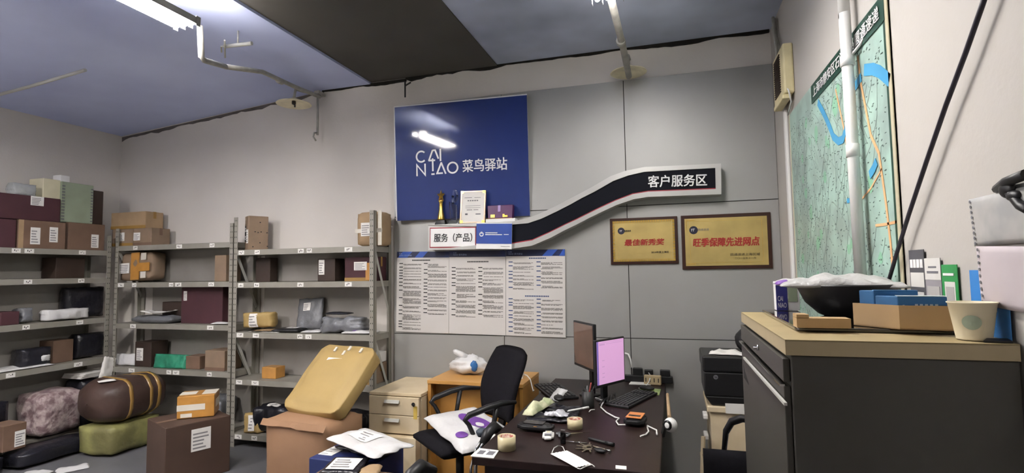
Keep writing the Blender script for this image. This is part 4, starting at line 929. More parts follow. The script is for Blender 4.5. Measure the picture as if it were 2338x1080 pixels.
f = Frame((-1.60, 2.50, .45), (-1.50, 2.53, .45), (-1.61, 2.62, .46)); packet('paper_scrap', 'torn kraft paper scrap right of the black folder', 'paper', f, .01, 'kraft_light', .02, 44., .02)
b = MB().box((-1.66, 2.52, .218), (.42, .22, .436)); b.build('carton', 'kraft_brown', label='brown carton standing in front of the navy carton, holding the black folder', cat='carton', bevel=.005)

# ---------------------------------------------------------------- pedestal, wooden cabinet
mat('cream_wood', 'd6c6a8', .5, second='cdbb9a', vs=5, detail=6); mat('oak', 'b1813f', .5, second='9f7033', vs=3, detail=6); mat('oak_top', 'c19253', .45, second='b38444', vs=3, detail=6)
X0, X1, Y0, Y1, H = -2.165, -1.755, 3.55, 4.12, .63
t = thing('drawer_pedestal', 'cream three-drawer pedestal between the rack and the wooden cabinet', 'drawer unit', ((X0+X1)/2, (Y0+Y1)/2, 0))
MB().box(((X0+X1)/2, (Y0+Y1)/2+.01, .315), (X1-X0, Y1-Y0-.02, .53+.05)).build('body', 'cream_wood', t, bevel=.003)
MB().box(((X0+X1)/2, (Y0+Y1)/2, .619), (X1-X0+.008, Y1-Y0, .022)).build('top_panel', 'cream_wood', t, bevel=.003)
for k, (za, zb, dy) in enumerate(((.475, .603, 0), (.345, .471, 0), (.05, .335, .05))):
    o = MB().box(((X0+X1)/2-.004, Y0-.002-dy/2, (za+zb)/2), (X1-X0-.008, .02+dy, zb-za)).build('drawer', 'cream_wood', t, bevel=.003)
    zc = zb-.035
    b = MB().hexa([((X0+X1)/2-.075, Y0-.03-dy, zc-.008), ((X0+X1)/2+.045, Y0-.03-dy, zc-.008), ((X0+X1)/2+.045, Y0-.01-dy, zc-.008), ((X0+X1)/2-.075, Y0-.01-dy, zc-.008)], [((X0+X1)/2-.075, Y0-.018-dy, zc+.014), ((X0+X1)/2+.045, Y0-.018-dy, zc+.014), ((X0+X1)/2+.045, Y0-.01-dy, zc+.014), ((X0+X1)/2-.075, Y0-.01-dy, zc+.014)])
    b.build('handle', 'white_steel', o, bevel=.002)
    if k == 0:
        b = MB().lathe([(.012, 0), (.012, .008)], (X1-.05, Y0-.012, .56), 16, axis=(0, -1, 0)); b.lathe([(.007, 0), (.007, .03)], (X1-.045, Y0-.012, .555), 10, axis=(.4, -1, 0)); b.build('lock', 'black_plastic', o)
        b = MB().box((X1-.035, Y0-.0125, .50), (.03, .001, .09)); b.build('stain', mat('old_tape', 'c9ad55', .5), o)
X0, X1, Y0, Y1, H = -1.74, -1.015, 3.63, 4.10, .715
t = thing('wooden_cabinet', 'oak-coloured wooden desk cabinet behind the office chair', 'cabinet', ((X0+X1)/2, (Y0+Y1)/2, 0))
MB().box(((X0+X1)/2, (Y0+Y1)/2, H-.0125), (X1-X0, Y1-Y0, .025)).build('top_panel', 'oak_top', t, bevel=.002)
for x in (X0+.014, X1-.014): MB().box((x, (Y0+Y1)/2, (H-.025)/2), (.024, Y1-Y0-.01, H-.027)).build('side_panel', 'oak', t)
MB().box(((X0+X1)/2, Y0+.10, .35), (X1-X0-.05, .02, .66)).build('back_panel', 'oak', t)
# things on the cabinet
t = thing('plastic_bag', 'tied white plastic bag with a blue print on the wooden cabinet', 'bag', (-1.53, 3.9, H))
b = MB(); b.ell((-1.52, 3.92, H+.068), (.15, .09, .068), noisy=.25, seed=5., freq=2.5, nu=30, nv=18); b.ell((-1.50, 3.92, H+.10), (.06, .05, .05), noisy=.3, seed=8.); b.build('bag_body', 'white_film', t)
MB().tube([(-1.54, 3.91, H+.12), (-1.58, 3.90, H+.15), (-1.63, 3.9, H+.17), (-1.645, 3.9, H+.18)], [.03, .024, .02, .008], 10).build('knot', 'white_film', t)
mat('bag_blue', '2c5d92', .3, var=.2)
MB().ell((-1.452, 3.835, H+.075), (.03, .012, .04), noisy=.2, seed=3.).build('blue_print', 'bag_blue', t)
b = MB().lathe([(.026, 0), (.027, .004), (.036, .08), (.038, .082), (.035, .08), (.026, .005)], (-1.30, 3.97, H+.001), 20)
b.build('paper_cup', 'white_plastic', label='white paper cup on the wooden cabinet behind the chair back', cat='cup')
t = thing('router', 'small white router box on the wooden cabinet right of the chair', 'router', (-1.10, 3.86, H)); MB().box((-1.11, 3.86, H+.045), (.07, .14, .088), rz=.2).build('case', 'white_plastic', t, bevel=.005)
MB().tube([(-1.07, 3.84, H+.03), (-1.03, 3.8, H+.03), (-.99, 3.74, H+.015), (-.96, 3.70, H-.06), (-.95, 3.68, .67)], .004, 6).build('cable', 'white_plastic', t)

# ---------------------------------------------------------------- office chair
t = thing('office_chair', 'black fabric office chair with arms standing between cabinet and desk', 'chair', (-1.27, 3.17, 0))
cx, cy = -1.30, 3.17; fx, fy = -.68, -.73; rx, ry = .73, -.68       # facing, right (towards the viewer)
def cp(a, r, z): return V((cx+fx*a+rx*r, cy+fy*a+ry*r, z))          # a forward, r sideways
bk = V((-1.085, 3.375, 0)); bs = -((bk.x-cx)*fx+(bk.y-cy)*fy)
b = MB(); nu, nv = 14, 18; vs = []; fs = []
for sgn_ in (0, 1):
    for j in range(nv+1):
        for i in range(nu+1):
            u = 2*i/nu-1; v = j/nv
            hw = .235*(1-.16*max(0, (v-.6)/.4)**3)*(.84+.16*min(1, v/.45)); lean = -.02-.09*(v-.2)+.03*math.sin(v*PI*1.3)
            e = (1-abs(u)**6)*(1-abs(2*v-1)**10)
            vv = v-.05*(u**4)*(v > .5)*(v-.5)*2
            vs.append(cp(-bs+lean+.035*u*u+(.028*e**.5 if sgn_ else -.028*e**.5), u*hw, .54+.46*vv))
N_ = (nu+1)*(nv+1)
for j in range(nv):
    for i in range(nu):
        a = j*(nu+1)+i; fs.append((N_+a, N_+a+nu+1, N_+a+nu+2, N_+a+1)); fs.append((a, a+1, a+nu+2, a+nu+1))
ring = [i for i in range(nu+1)]+[j*(nu+1)+nu for j in range(1, nv+1)]+[nv*(nu+1)+i for i in range(nu-1, -1, -1)]+[j*(nu+1) for j in range(nv-1, 0, -1)]
for p, q in zip(ring, ring[1:]+ring[:1]): fs.append((p, N_+p, N_+q, q))
b.add(vs, fs, 0, True).build('backrest', 'black_fabric', t)
f = Frame(cp(.22, -.23, .47), cp(.22, .23, .47), cp(-.2, -.23, .47)); f.N = V((0, 0, 1))
MB().pouch(f, .05, .03, 1., 14, 14, .003, pw=8).build('seat', 'black_fabric', t)
for s in (-1, 1):
    o = MB()
    P = [cp(-bs+.03, s*.24, .70), cp(-bs+.14, s*.262, .712), cp(-.06, s*.265, .70), cp(.06, s*.26, .672), cp(.085, s*.258, .648), cp(.06, s*.256, .62), cp(.03, s*.25, .56), cp(.01, s*.235, .46)]
    o.tube(P, [.012, .018, .019, .018, .015, .013, .014, .012], 10)
    o.tube([cp(-bs+.17, s*.26, .70), cp(-.10, s*.255, .58), cp(-.06, s*.235, .46)], [.016, .014, .014], 10)
    o.build('armrest', 'black_plastic', t)
b = MB().bar(cp(-bs-.03, 0, .60), cp(-bs+.02, 0, .42), .07, .02, (fx, fy, 0)); b.bar(cp(-bs+.02, 0, .42), cp(0, 0, .41), .07, .02); b.build('back_bracket', 'black_plastic', t)
MB().tube([cp(0, 0, .1), cp(0, 0, .43)], .025, 12).build('gas_column', 'dark_steel', t)
for k in range(5):
    a = 2*PI*k/5+.3; d = V((math.cos(a), math.sin(a), 0)); c0 = cp(0, 0, .11)
    l = MB().bar(c0, c0+d*.26+V((0, 0, -.035)), .045, .03).build('base_leg', 'black_plastic', t)
    MB().lathe([(.025, -.02), (.028, 0), (.025, .02)], V((c0.x, c0.y, .029))+d*.26, 14, axis=(-d.y, d.x, 0)).build('castor', 'black_plastic', l)
# white mailer with purple shapes on the seat
f = Frame(cp(.24, -.21, .548), cp(.22, .25, .535), cp(-.17, -.22, .56)); f.h = .40
f = Frame((-1.56, 3.20, .565), (-1.13, 2.79, .51), (-1.29, 3.46, .58))
t = packet('mailer', 'white plastic mailer with purple shapes lying on the office chair seat', 'mailer', f, .01, 'white_film', .03, 45., .011, wav=.012, freq=5, pw=8)
def on(u, v): 
    e = ((1-abs(2*u-1)**8)*(1-abs(2*v-1)**8))**.5; q = V((u*f.w, v*f.h, .3))*5+V((45*3.1, 45*7.7, 45)); return f.rel(u, v, .03*e+.011*(noise.noise(q)+.5*noise.noise(q*2.3))*(.25+e)+.004)
def blob(cu, cv, a, b2, rot, n=20, cut=None):
    pts = []
    for k in range(n):
        th = 2*PI*k/n; u, v = a*math.cos(th), b2*math.sin(th); pts.append((cu+u*math.cos(rot)-v*math.sin(rot), cv+u*math.sin(rot)+v*math.cos(rot)))
    m = MB(); m.add([on(*p) for p in pts]+[on(cu, cv)], [(k, (k+1) % n, n) for k in range(n)], 0, True); return m
blob(.48, .6, .27, .16, .35).build('purple_print', 'purple', t); blob(.74, .18, .075, .1, .2).build('purple_print', 'purple', t); blob(.76, .66, .07, .1, .2).build('lilac_print', 'lilac', t)

# visitor chair in front (chrome frame, black seat)
t = thing('visitor_chair', 'black visitor chair with a chrome tube frame at the front left of the desk', 'chair', (-1.2, 2.62, 0))
f = flat(-1.27, 2.36, .40, .46, .50, 12); MB().pouch(f, .04, .03, 4., 14, 12, .004, pw=8).build('seat', 'black_fabric', t)
for k, (ox, oy) in enumerate(((0, 0), (-.12, -.62))):
    P = [(-.985+ox, 2.60+oy, .016), (-.99+ox, 2.6+oy, .3), (-.985+ox, 2.61+oy, .52), (-.965+ox, 2.63+oy, .60), (-.945+ox, 2.67+oy, .645), (-.93+ox, 2.74+oy, .655), (-.925+ox, 2.86+oy, .60), (-.925+ox, 2.9+oy, .45), (-.93+ox, 2.9+oy, .016)]
    b = MB().tube(P, .0105, 10); b.tube([(p[0]-.02, p[1]-.012, p[2]-.004) for p in P[1:6]], .0075, 10); b.build('chrome_frame', 'chrome', t)
    MB().tube([(-.955+ox, 2.645+oy, .622), (-.942+ox, 2.68+oy, .665), (-.93+ox, 2.74+oy, .682), (-.92+ox, 2.85+oy, .625)], [.022, .028, .028, .02], 10).build('arm_pad', 'black_plastic', t)
MB().bar((-1.107, 1.98, .3), (-.985, 2.6, .3), .018, .018).build('cross_bar', 'chrome', t)
b = MB().ell((-.985, 2.71, .655), (.032, .028, .024), noisy=.25, seed=3.); b.tube([(-.985, 2.70, .65), (-.97, 2.68, .60), (-.965, 2.675, .57), (-.96, 2.67, .53)], .004, 6)
b.build('tied_bag_strap', mat('slate', '39434f', .6, var=.2), label='slate grey knotted strap on the chair arm beside the desk', cat='strap')

# ---------------------------------------------------------------- desk
mat('desk_wood', '211413', .45, second='1c100f', vs=4, detail=6, coat=.0, spec=.3)
DX0, DX1, DY0, DY1, DZ = -.90, -.075, 2.335, 4.165, .66
t = thing('office_desk', 'dark brown office desk with keyboards and clutter on top', 'desk', ((DX0+DX1)/2, (DY0+DY1)/2, 0))
MB().box(((DX0+DX1)/2, (DY0+DY1)/2, DZ-.0175), (DX1-DX0, DY1-DY0, .035)).build('desktop', 'desk_wood', t, bevel=.003)
for y in (DY0+.05, DY1-.05): MB().box(((DX0+DX1)/2, y, (DZ-.035)/2), (DX1-DX0-.1, .03, DZ-.037)).build('side_panel', 'desk_wood', t)
MB().box((DX1-.07, (DY0+DY1)/2, .42), (.02, DY1-DY0-.14, .4)).build('modesty_panel', 'desk_wood', t)

# ---------------------------------------------------------------- things on the desk
def dz_(x, y, z=0.): return V((x, y, DZ+z))
mat('screen_pink', 'd5a3d0', .3, emit=.3, var=.03, vs=2); mat('screen_bar', '6c5a9c', .3, emit=.4); mat('screen_off', '6a4d3e', .08, var=.3, vs=2, coat=.5); mat('screen_print', 'b98bb8', .4, emit=.4)  # screen_off: the brown reflection on the dark monitor is put into its colour
def monitor(label, p0, p1, p2, m, prints):
    f = Frame(p0, p1, p2); f.U.z = 0; f.U.normalize(); f.W = V((0, 0, 1)); f.N = f.U.cross(f.W)
    t = thing('monitor', label, 'monitor', dz_(*f.rel(.5, 0, -.06)[:2]), 'computer monitors on the desk')
    b = MB().rslab(f, 0, 0, 1, 1, -.022, 0); b.rslab(f, .2, .15, .8, .8, -.05, -.02); b.build('case', 'black_plastic', t, bevel=.004)
    MB().rslab(f, .035, .06, .965, .965, .0, .0012).build('screen', m, t)
    if prints:
        MB().rslab(f, .035, .06, .085, .965, .0005, .0016).build('screen_sidebar', 'screen_bar', t)
        b = MB(); b.rslab(f, .1, .93, .93, .94, .0005, .0016); b.rslab(f, .12, .88, .3, .915, .0005, .0016); b.rslab(f, .35, .895, .9, .905, .0005, .0016)
        for v in (.55, .42, .28, .2): b.rslab(f, .2, v, .28, v+.015, .0005, .0016)
        b.build('screen_content', 'screen_print', t)
    c = f.rel(.5, 0, -.06)
    b = MB().bar((c.x, c.y, DZ+.01), (c.x, c.y, f.P.z+.15), .05, .02, (f.N.x, f.N.y, 0)); b.build('stand_neck', 'black_plastic', t)
    MB().lathe([(.07, 0), (.07, .008), (.03, .014)], (c.x+f.N.x*.02, c.y+f.N.y*.02, DZ+.001), 28).build('stand_base', 'black_plastic', t)
monitor('monitor with a lit pink screen on the desk', (-0.475, 3.4, 0.76), (-0.3211, 3.66, 0.8009), (-0.462, 3.4, 1.0601), 'screen_pink', True)
monitor('monitor with a dark brownish screen left of the pink screen', (-0.6805, 3.78, 0.8397), (-0.5015, 3.5, 0.7986), (-0.7079, 3.78, 1.1508), 'screen_off', False)
mat('key_cap', '26262a', .35, var=.1)
def keyboard(label, p0, p1, p2, rows, cols, cable):
    f = Frame(p0, p1, p2); f.P.z = DZ+.012; f.U.z = 0; f.U.normalize(); f.W.z = 0; f.W -= f.U*f.W.dot(f.U); f.W.normalize(); f.N = f.U.cross(f.W)
    t = thing('keyboard', label, 'keyboard', (*f.rel(.5, .5)[:2], DZ), 'black keyboards on the desk')
    MB().rslab(f, 0, 0, 1, 1, -.0115, .004).build('keyboard_body', 'black_plastic', t, bevel=.004)
    b = MB()
    for i in range(rows):
        for j in range(cols):
            if i == 0 and j % 5 == 4: continue
            if 13 < j < 15: continue
            u0, v0 = .07+.86*i/rows, .03+.94*j/cols; u1, v1 = u0+.86/rows*.86, v0+.94/cols*.84
            b.hexa([f.rel(u0, v0, .004), f.rel(u1, v0, .004), f.rel(u1, v1, .004), f.rel(u0, v1, .004)], [f.rel(u0+.012, v0+.004, .0115), f.rel(u1-.012, v0+.004, .0115), f.rel(u1-.012, v1-.004, .0115), f.rel(u0+.012, v1-.004, .0115)])
    b.build('keys', 'key_cap', t)
    return t
keyboard('black keyboard in front of the lit pink screen', (-.425, 3.40, DZ), (-.275, 3.345, DZ), (-.36, 3.86, DZ), 6, 19, None)
t = keyboard('black keyboard in front of the dark brownish screen', (-.775, 3.45, DZ), (-.61, 3.54, DZ), (-.93, 3.88, DZ), 6, 19, None)
# pen cup
c = (-0.52, 3.338, 0.66); c = V((c[0], c[1], DZ))
t = thing('pen_cup', 'black pen cup with pens beside the lit monitor', 'cup', c)
MB().lathe([(.036, 0), (.037, .002), (.037, .10), (.034, .10), (.034, .006), (.0, .006)], c, 24).build('cup', 'dark_steel', t)
for k, (dx, dy, m, l) in enumerate(((.012, .0, 'red_pen', .15), (.022, .01, 'black_plastic', .13), (-.012, .008, 'black_plastic', .12), (.0, -.012, 'grey_film', .135))):
    mat('red_pen', '8d2f2a', .4)
    b = MB().tube([c+V((-dx*.6, -dy*.6, .01)), c+V((dx*1.8, dy*1.8, l))], .0042, 8); b.build('pen', m, label=('red pen', 'black pen leaning right', 'black pen leaning left', 'grey pen')[k]+' standing in the black pen cup', cat='pen', group='pens in the pen cup')
def roll(label, c, r, h):
    c = V(c); c.z = DZ+.001; t = thing('tape_roll', label, 'tape roll', c, 'rolls of packing tape')
    MB().lathe([(r*.78, 0), (r, 0), (r, h), (r*.78, h), (r*.78, 0)], c, 32).build('tape', mat('tape_clear', 'cbbf9a', .3, var=.04, coat=.3), t)
    MB().lathe([(r*.72, .001), (r*.775, .001), (r*.775, h-.001), (r*.72, h-.001), (r*.72, .001)], c, 32).build('core', mat('core_red', '9c5247', .6, second='c9b7a4', vs=60), t)
roll('larger roll of clear packing tape on the front left of the desk', (-0.7762, 2.4745, 0.66), .043, .062)
roll('roll of clear packing tape in the middle of the desk', (-0.5222, 2.8849, 0.66), .041, .05)
# handheld scanner
f = flat(-.715, 2.80, DZ+.036, .185, .085, -4)
t = thing('handheld_scanner', 'black handheld scanner lying at the left edge of the desk', 'scanner', (-.715, 2.80, DZ))
MB().bulk(f, .028, .004, 4., 6, .001).build('body', 'black_plastic', t); MB().rslab(f, .15, .15, .75, .85, .004, .006).build('display', 'black_gloss', t); MB().rslab(f, .5, -.02, .6, .04, -.012, -.004).build('orange_key', 'tape_orange', t)
# plastic bag, labels, pens, mice
f = Frame((-.80, 2.94, DZ+.012), (-.535, 2.95, DZ+.012), (-.72, 3.28, DZ+.014))
packet('mailer', 'shiny black plastic mailer spread on the left of the desk', 'mailer', f, .006, 'black_film', .012, 51., .020, [], wav=.03, freq=13, nu=34, nv=30, pw=8)
mat('silver_print', 'c9cad2', .3, .3); 
f = Frame((-.84, 2.98, DZ+.028), (-.775, 2.96, DZ+.030), (-.80, 3.24, DZ+.05)); packet('paper_scrap', 'crumpled cream and green label strip on the black mailer', 'paper', f, .003, mat('cream_green', 'cfcfae', .6, second='a3ab86', vs=14), .02, 52., .03, freq=14)
f = Frame((-.71, 2.96, DZ+.036), (-.58, 2.97, DZ+.034), (-.70, 3.04, DZ+.038)); packet('wrapper', 'silvery crumpled plastic wrapper on the black mailer', 'wrapper', f, .002, 'silver_print', .012, 53., .02, freq=22, wav=.03)
def pen(label, a, b_, m, tip, r=.0052):
    a = V(a); b_ = V(b_); t = thing('pen', label, 'pen', a); d = (b_-a)
    MB().tube([a, a+d*.08, a+d*.98, b_], [r*.3, r, r, r*.7], 10).build('barrel', m, t); MB().tube([a+d*.72, a+d*1.03], r*1.15, 10).build('cap', tip, t)
pen('white pen lying on the black mailer', (-.60, 3.08, DZ+.036), (-.50, 3.20, DZ+.034), 'white_plastic', 'white_plastic', .006)
pen('black pen lying on the black mailer, left of the white pen', (-.72, 3.085, DZ+.038), (-.605, 3.07, DZ+.038), 'black_plastic', 'black_plastic', .006)
def mouse(label, c, rz, m='black_plastic'):
    t = thing('mouse', label, 'mouse', c, 'computer mice'); MB().ell(V(c)+V((0, 0, .018)), (.032, .055, .017), nu=20, nv=10, rz=rz).build('shell', m, t); MB().box(V(c)+V((-.6*math.sin(rz)*.05, .03*math.cos(rz), .033)), (.006, .018, .006), rz=rz).build('wheel', 'grey_film', t)
mouse('black mouse at the left edge of the desk near the black mailer', (-.70, 3.33, DZ+.032), .4)
f = Frame((-.78, 3.40, DZ+.02), (-.71, 3.36, DZ+.02), (-.84, 3.54, DZ+.075)); packet('wrapper', 'greyish white plastic wrapper standing behind the left mouse', 'wrapper', f, .004, 'white_film', .014, 54., .01)
# white scale, scissors, lighter, rod, keys, fob, marker
f = flat(-0.6237, 2.6901, DZ+.022, .054, .115, 10)
t = thing('handheld_device', 'small white handheld device with a grey display', 'device', (f.rel(.5, .5).x, f.rel(.5, .5).y, DZ)); MB().bulk(f, .018, .002, 3., 5, .0).build('case', 'white_plastic', t); MB().rslab(f, .18, .18, .82, .38, .001, .004).build('display', 'grey_ink', t); MB().rslab(f, .35, .6, .65, .75, .001, .004).build('key_pad', 'cream', t)
t = thing('scissors', 'pair of scissors lying behind the white handheld device', 'scissors', (-.5, 2.68, DZ))
a, m0, e = (-0.5565, 2.6902, 0.667), (-0.5224, 2.7578, 0.667), (-0.4297, 2.811, 0.667)
a = V(a); m0 = V(m0); e = V(e); s = MB()
for k in (-1, 1):
    s = MB(); d = (e-m0).normalized(); pz = V((-d.y, d.x, 0))
    s.hexa([m0+pz*.007*k, m0-pz*.005*k, e+pz*.001, e], [m0+pz*.007*k+V((0, 0, .003)), m0-pz*.005*k+V((0, 0, .003)), e+pz*.001+V((0, 0, .002)), e+V((0, 0, .002))]); s.build('blade', 'chrome', t)
    c0 = m0-d*.045+pz*.02*k+V((0, 0, .001)); MB().tube([c0+d*.024*math.cos(2*PI*i/16)+pz*.015*math.sin(2*PI*i/16) for i in range(17)]+[m0], .0045, 8).build('handle', 'grey_film', t)
c = V((-0.5328, 2.614, 0.66)); c.z = DZ; t = thing('lighter', 'small black lighter standing in front of the scissors', 'lighter', c); MB().box(c+V((0, 0, .029)), (.026, .013, .056)).build('body', 'black_gloss', t, bevel=.003); MB().box(c+V((0, 0, .062)), (.022, .012, .01)).build('metal_top', 'chrome', t)
b = MB().tube([(-0.5226, 2.6516, 0.664), (-0.4221, 2.6419, 0.664)], .0022, 6); b.build('metal_rod', 'chrome', label='thin metal rod pointing at the bunch of keys', cat='rod')
t = thing('key_bunch', 'bunch of metal keys near the front of the desk', 'keys', (-0.4015, 2.574, 0.66)); c = V((-0.4005, 2.568, 0.664)); mat('key_metal', 'a39a88', .35, .9)
MB().tube([c+V((.014*math.cos(2*PI*i/16), .014*math.sin(2*PI*i/16), .004)) for i in range(17)], .0016, 6).build('key_ring', 'key_metal', t)
for k, ang in enumerate((-160, -110, -75, 165, 140, 95)):
    a = math.radians(ang); d = V((math.cos(a), math.sin(a), 0)); p = V((-d.y, d.x, 0)); o = c+d*.012+V((0, 0, .0015*k))
    q = MB().lathe([(.012, 0), (.012, .002)], o+d*.01, 14); q.hexa([o+d*.018-p*.004, o+d*.052-p*.003, o+d*.052+p*.003, o+d*.018+p*.004], [o+d*.018-p*.004+V((0, 0, .002)), o+d*.052-p*.003+V((0, 0, .002)), o+d*.052+p*.003+V((0, 0, .002)), o+d*.018+p*.004+V((0, 0, .002))])
    q.build('key', 'key_metal', t)
c = V((-0.3456, 2.5377, 0.66)); b = MB().ell((c.x, c.y, DZ+.010), (.032, .018, .0095), rz=-.5); t = b.build('key_fob', 'black_plastic', label='black oval key fob right of the bunch of keys', cat='key fob')
pen('black marker lying behind the bunch of keys', (-0.4276, 2.7078, 0.669), (-0.2958, 2.6365, 0.669), 'black_plastic', 'black_plastic', .008)
pen('silver pen lying right of the keys', (-0.3911, 2.6029, 0.666), (-0.2987, 2.5491, 0.666), 'key_metal', 'chrome', .004)
# face mask
P = [V(p) for p in [(-0.5575, 2.4419, 0.664), (-0.49, 2.5015, 0.664), (-0.356, 2.3563, 0.664), (-0.4144, 2.2993, 0.664)]]
t = thing('face_mask', 'white pleated face mask lying at the front of the desk', 'mask', P[0]); b = MB(); n, m_ = 14, 15; vs = []
for i in range(n+1):
    for j in range(m_+1):
        u, v = i/n, j/m_; p = P[0].lerp(P[3], u).lerp(P[1].lerp(P[2], u), v); vs.append(p+V((0, 0, .005+.012*math.sin(PI*u)*math.sin(PI*v)+.0035*(((v*5) % 1)-.3))))
b.add(vs, [(i*(m_+1)+j, (i+1)*(m_+1)+j, (i+1)*(m_+1)+j+1, i*(m_+1)+j+1) for i in range(n) for j in range(m_)], 0, False)
o = b.build('mask_body', 'paper', t); sm_ = o.modifiers.new('thickness', 'SOLIDIFY'); sm_.thickness = .0015
for q in ([(-0.5547, 2.4575, 0.667), (-0.559, 2.5254, 0.667), (-0.5468, 2.5676, 0.667), (-0.5229, 2.5538, 0.667), (-0.4999, 2.4896, 0.667)], [(-0.4102, 2.2969, 0.667), (-0.3961, 2.2901, 0.667), (-0.3748, 2.3321, 0.667), (-0.3554, 2.353, 0.667), (-0.3411, 2.3301, 0.667)]): MB().tube(q, .0022, 6).build('ear_loop', 'white_plastic', t)
# orange terminal with white cables
f = flat(-0.2181, 3.0418, DZ+.035, .105, .14, -8); f.P.z = DZ+.040
t = thing('payment_speaker', 'black device with an orange top and white cable on the desk', 'device', (f.rel(.5, .5).x, f.rel(.5, .5).y, DZ)); MB().bulk(f, .032, .004, 3., 6, .0).build('case', 'black_plastic', t)
MB().rslab(f, .1, .12, .9, .95, .003, .008).build('orange_top', mat('orange', 'd0834a', .4), t, bevel=.003); MB().rslab(f, .2, .3, .8, .5, .007, .0088).build('display', 'black_gloss', t)
MB().tube([V(p) for p in [(-0.5049, 3.5629, 0.668), (-0.4601, 3.5002, 0.668), (-0.4357, 3.5058, 0.668), (-0.4434, 3.3887, 0.668), (-0.4406, 3.3237, 0.668), (-0.3932, 3.2107, 0.668), (-0.3336, 3.1189, 0.668), (-0.3105, 3.1058, 0.668), (-0.321, 3.0402, 0.668), (-0.303, 2.9754, 0.668), (-0.2668, 2.9841, 0.668)]], .0042, 8).build('cable', 'white_plastic', t)
MB().tube([V(p) for p in [(-0.1521, 2.9703, 0.668), (-0.1423, 2.893, 0.668), (-0.1529, 2.8371, 0.668), (-0.1789, 2.8012, 0.668)]], .004, 8).build('cable', 'white_plastic', t); MB().tube([V(p) for p in [(-0.1532, 2.9948, 0.668), (-0.1247, 2.9526, 0.668), (-0.104, 2.9257, 0.668), (-0.0999, 2.8501, 0.668)]], .004, 8).build('cable', 'white_plastic', t)
b = MB().tube([V(p) for p in [(-0.4956, 3.2106, 0.667), (-0.4914, 3.2525, 0.667), (-0.47, 3.2679, 0.667)]], .003, 6); b.build('white_scrap', 'white_plastic', label='tiny white plastic bit in front of the pen cup', cat='scrap')
# cards
def lay(name, label, cat, pts, m, th=.002, z=.0005, prints=None):
    q = [V((x, y, DZ+z)) for x, y, _ in pts]; t = thing(name, label, cat, q[0]); MB().hexa(q, [p+V((0, 0, th)) for p in q]).build('sheet', m, t)
    f = Frame(q[0]+V((0, 0, th)), q[1]+V((0, 0, th)), q[3]+V((0, 0, th)))
    if prints:
        b = MB()
        for r in prints: b.rslab(f, *r, 0, .0006)
        b.build('print', 'grey_ink', t)
    return t
lay('card', 'white printed card at the front left corner of the desk', 'card', [(-0.9068, 2.3369, 0.66), (-0.7951, 2.3356, 0.66), (-0.8048, 2.4419, 0.66), (-0.9054, 2.4488, 0.66)], 'paper', .003, .001, ((.15, .3, .42, .75), (.55, .3, .85, .75), (.42, .82, .55, .88)))
lay('card', 'pale card at the bottom front edge of the desk', 'card', [(-0.2555, 2.345, 0.66), (-0.2105, 2.345, 0.66), (-0.2137, 2.385, 0.66), (-0.2595, 2.385, 0.66)], 'paper', .002)
lay('mouse_pad', 'light green printed mouse pad right of the keyboard', 'mouse pad', [(-0.2515, 3.799, 0.66), (-0.1094, 3.7523, 0.66), (-0.1016, 3.9295, 0.66), (-0.2375, 3.971, 0.66)], mat('pad_green', '9aa86c', .6, second='6f8a4c', vs=16), .003)
mouse('black mouse on the light green mouse pad', (-0.1933, 3.862, 0.664), 1.2)
lay('paper', 'white sheet of paper behind the green mouse pad', 'paper', [(-0.3294, 4.0561, 0.66), (-0.1743, 4.0598, 0.66), (-0.2379, 4.2205, 0.66), (-0.3115, 4.2548, 0.66)], 'paper', .004, .001)
lay('paper', 'white papers lying behind the left keyboard', 'paper', [(-0.9803, 4.2696, 0.66), (-0.8362, 4.4141, 0.66), (-0.8321, 4.5965, 0.66), (-0.9399, 4.4913, 0.66)], 'paper', .006, .001)
# power strips at the wall, hung on the back edge
def strip(label, p0, p1, h, m, n, holes='ink', dp=.05):
    f = Frame(p0, p1, V(p0)+V((0, 0, h))); t = thing('power_strip', label, 'power strip', f.rel(.5, 0), 'power strips at the back of the desk'); MB().rslab(f, 0, 0, 1, 1, -dp, 0).build('case', m, t, bevel=.004)
    b = MB()
    for k in range(n): b.rslab(f, (k+.4)/n, .3, (k+.6)/n, .75, 0, .001); 
    if n: b.build('socket', holes, t)
mat('beige_plastic', 'bda985', .5)
strip('beige power strip with four sockets at the back right of the desk', (-0.2235, 4.08, 0.6615), (-0.1056, 4.06, 0.6615), .065, 'beige_plastic', 4, dp=.04)
strip('long black power strip behind the beige one, sticking out past the desk', (-0.3699, 4.14, 0.6615), (-0.0206, 4.14, 0.6615), .05, 'black_plastic', 0, dp=.035)
b = MB().box((-.27, 4.157, .7385), (.07, .034, .052)).box((-.19, 4.157, .7335), (.06, .034, .042)); b.build('power_adapter', 'black_plastic', label='black power adapters on the black power strip behind the lit monitor', cat='adapter', bevel=.004)
b = MB().box((-.075, 4.157, .735), (.07, .034, .045)); b.build('power_adapter', 'black_plastic', label='small dark adapter on the black strip above the beige power strip', cat='adapter', bevel=.004)
b = MB().tube([(-.36, 4.165, .87), (-.335, 4.15, .865), (-.32, 4.14, .83), (-.31, 4.13, .77)], .006, 8); b.build('plug_cable', 'white_plastic', label='white plug with cable beside the edge of the lit monitor', cat='cable')
b = MB().tube([(-.19, 4.135, .735), (-.175, 4.10, .72), (-.185, 4.03, .69), (-.21, 3.98, .667), (-.25, 3.92, .667)], .004, 6); b.build('cable', 'white_plastic', label='thin pale cable hanging from the adapter to the desk', cat='cable')
b = MB()
for k in range(5): b.tube([(-.46+.02*k, 3.40+.03*k, DZ+.006), (-.44+.015*k, 3.48+.03*k, DZ+.022+.004*k), (-.435+.01*k, 3.42+.06*k, DZ+.006)], .004, 6)
b.build('cable_tangle', 'black_plastic', label='tangle of black cables under the lit monitor', cat='cables')
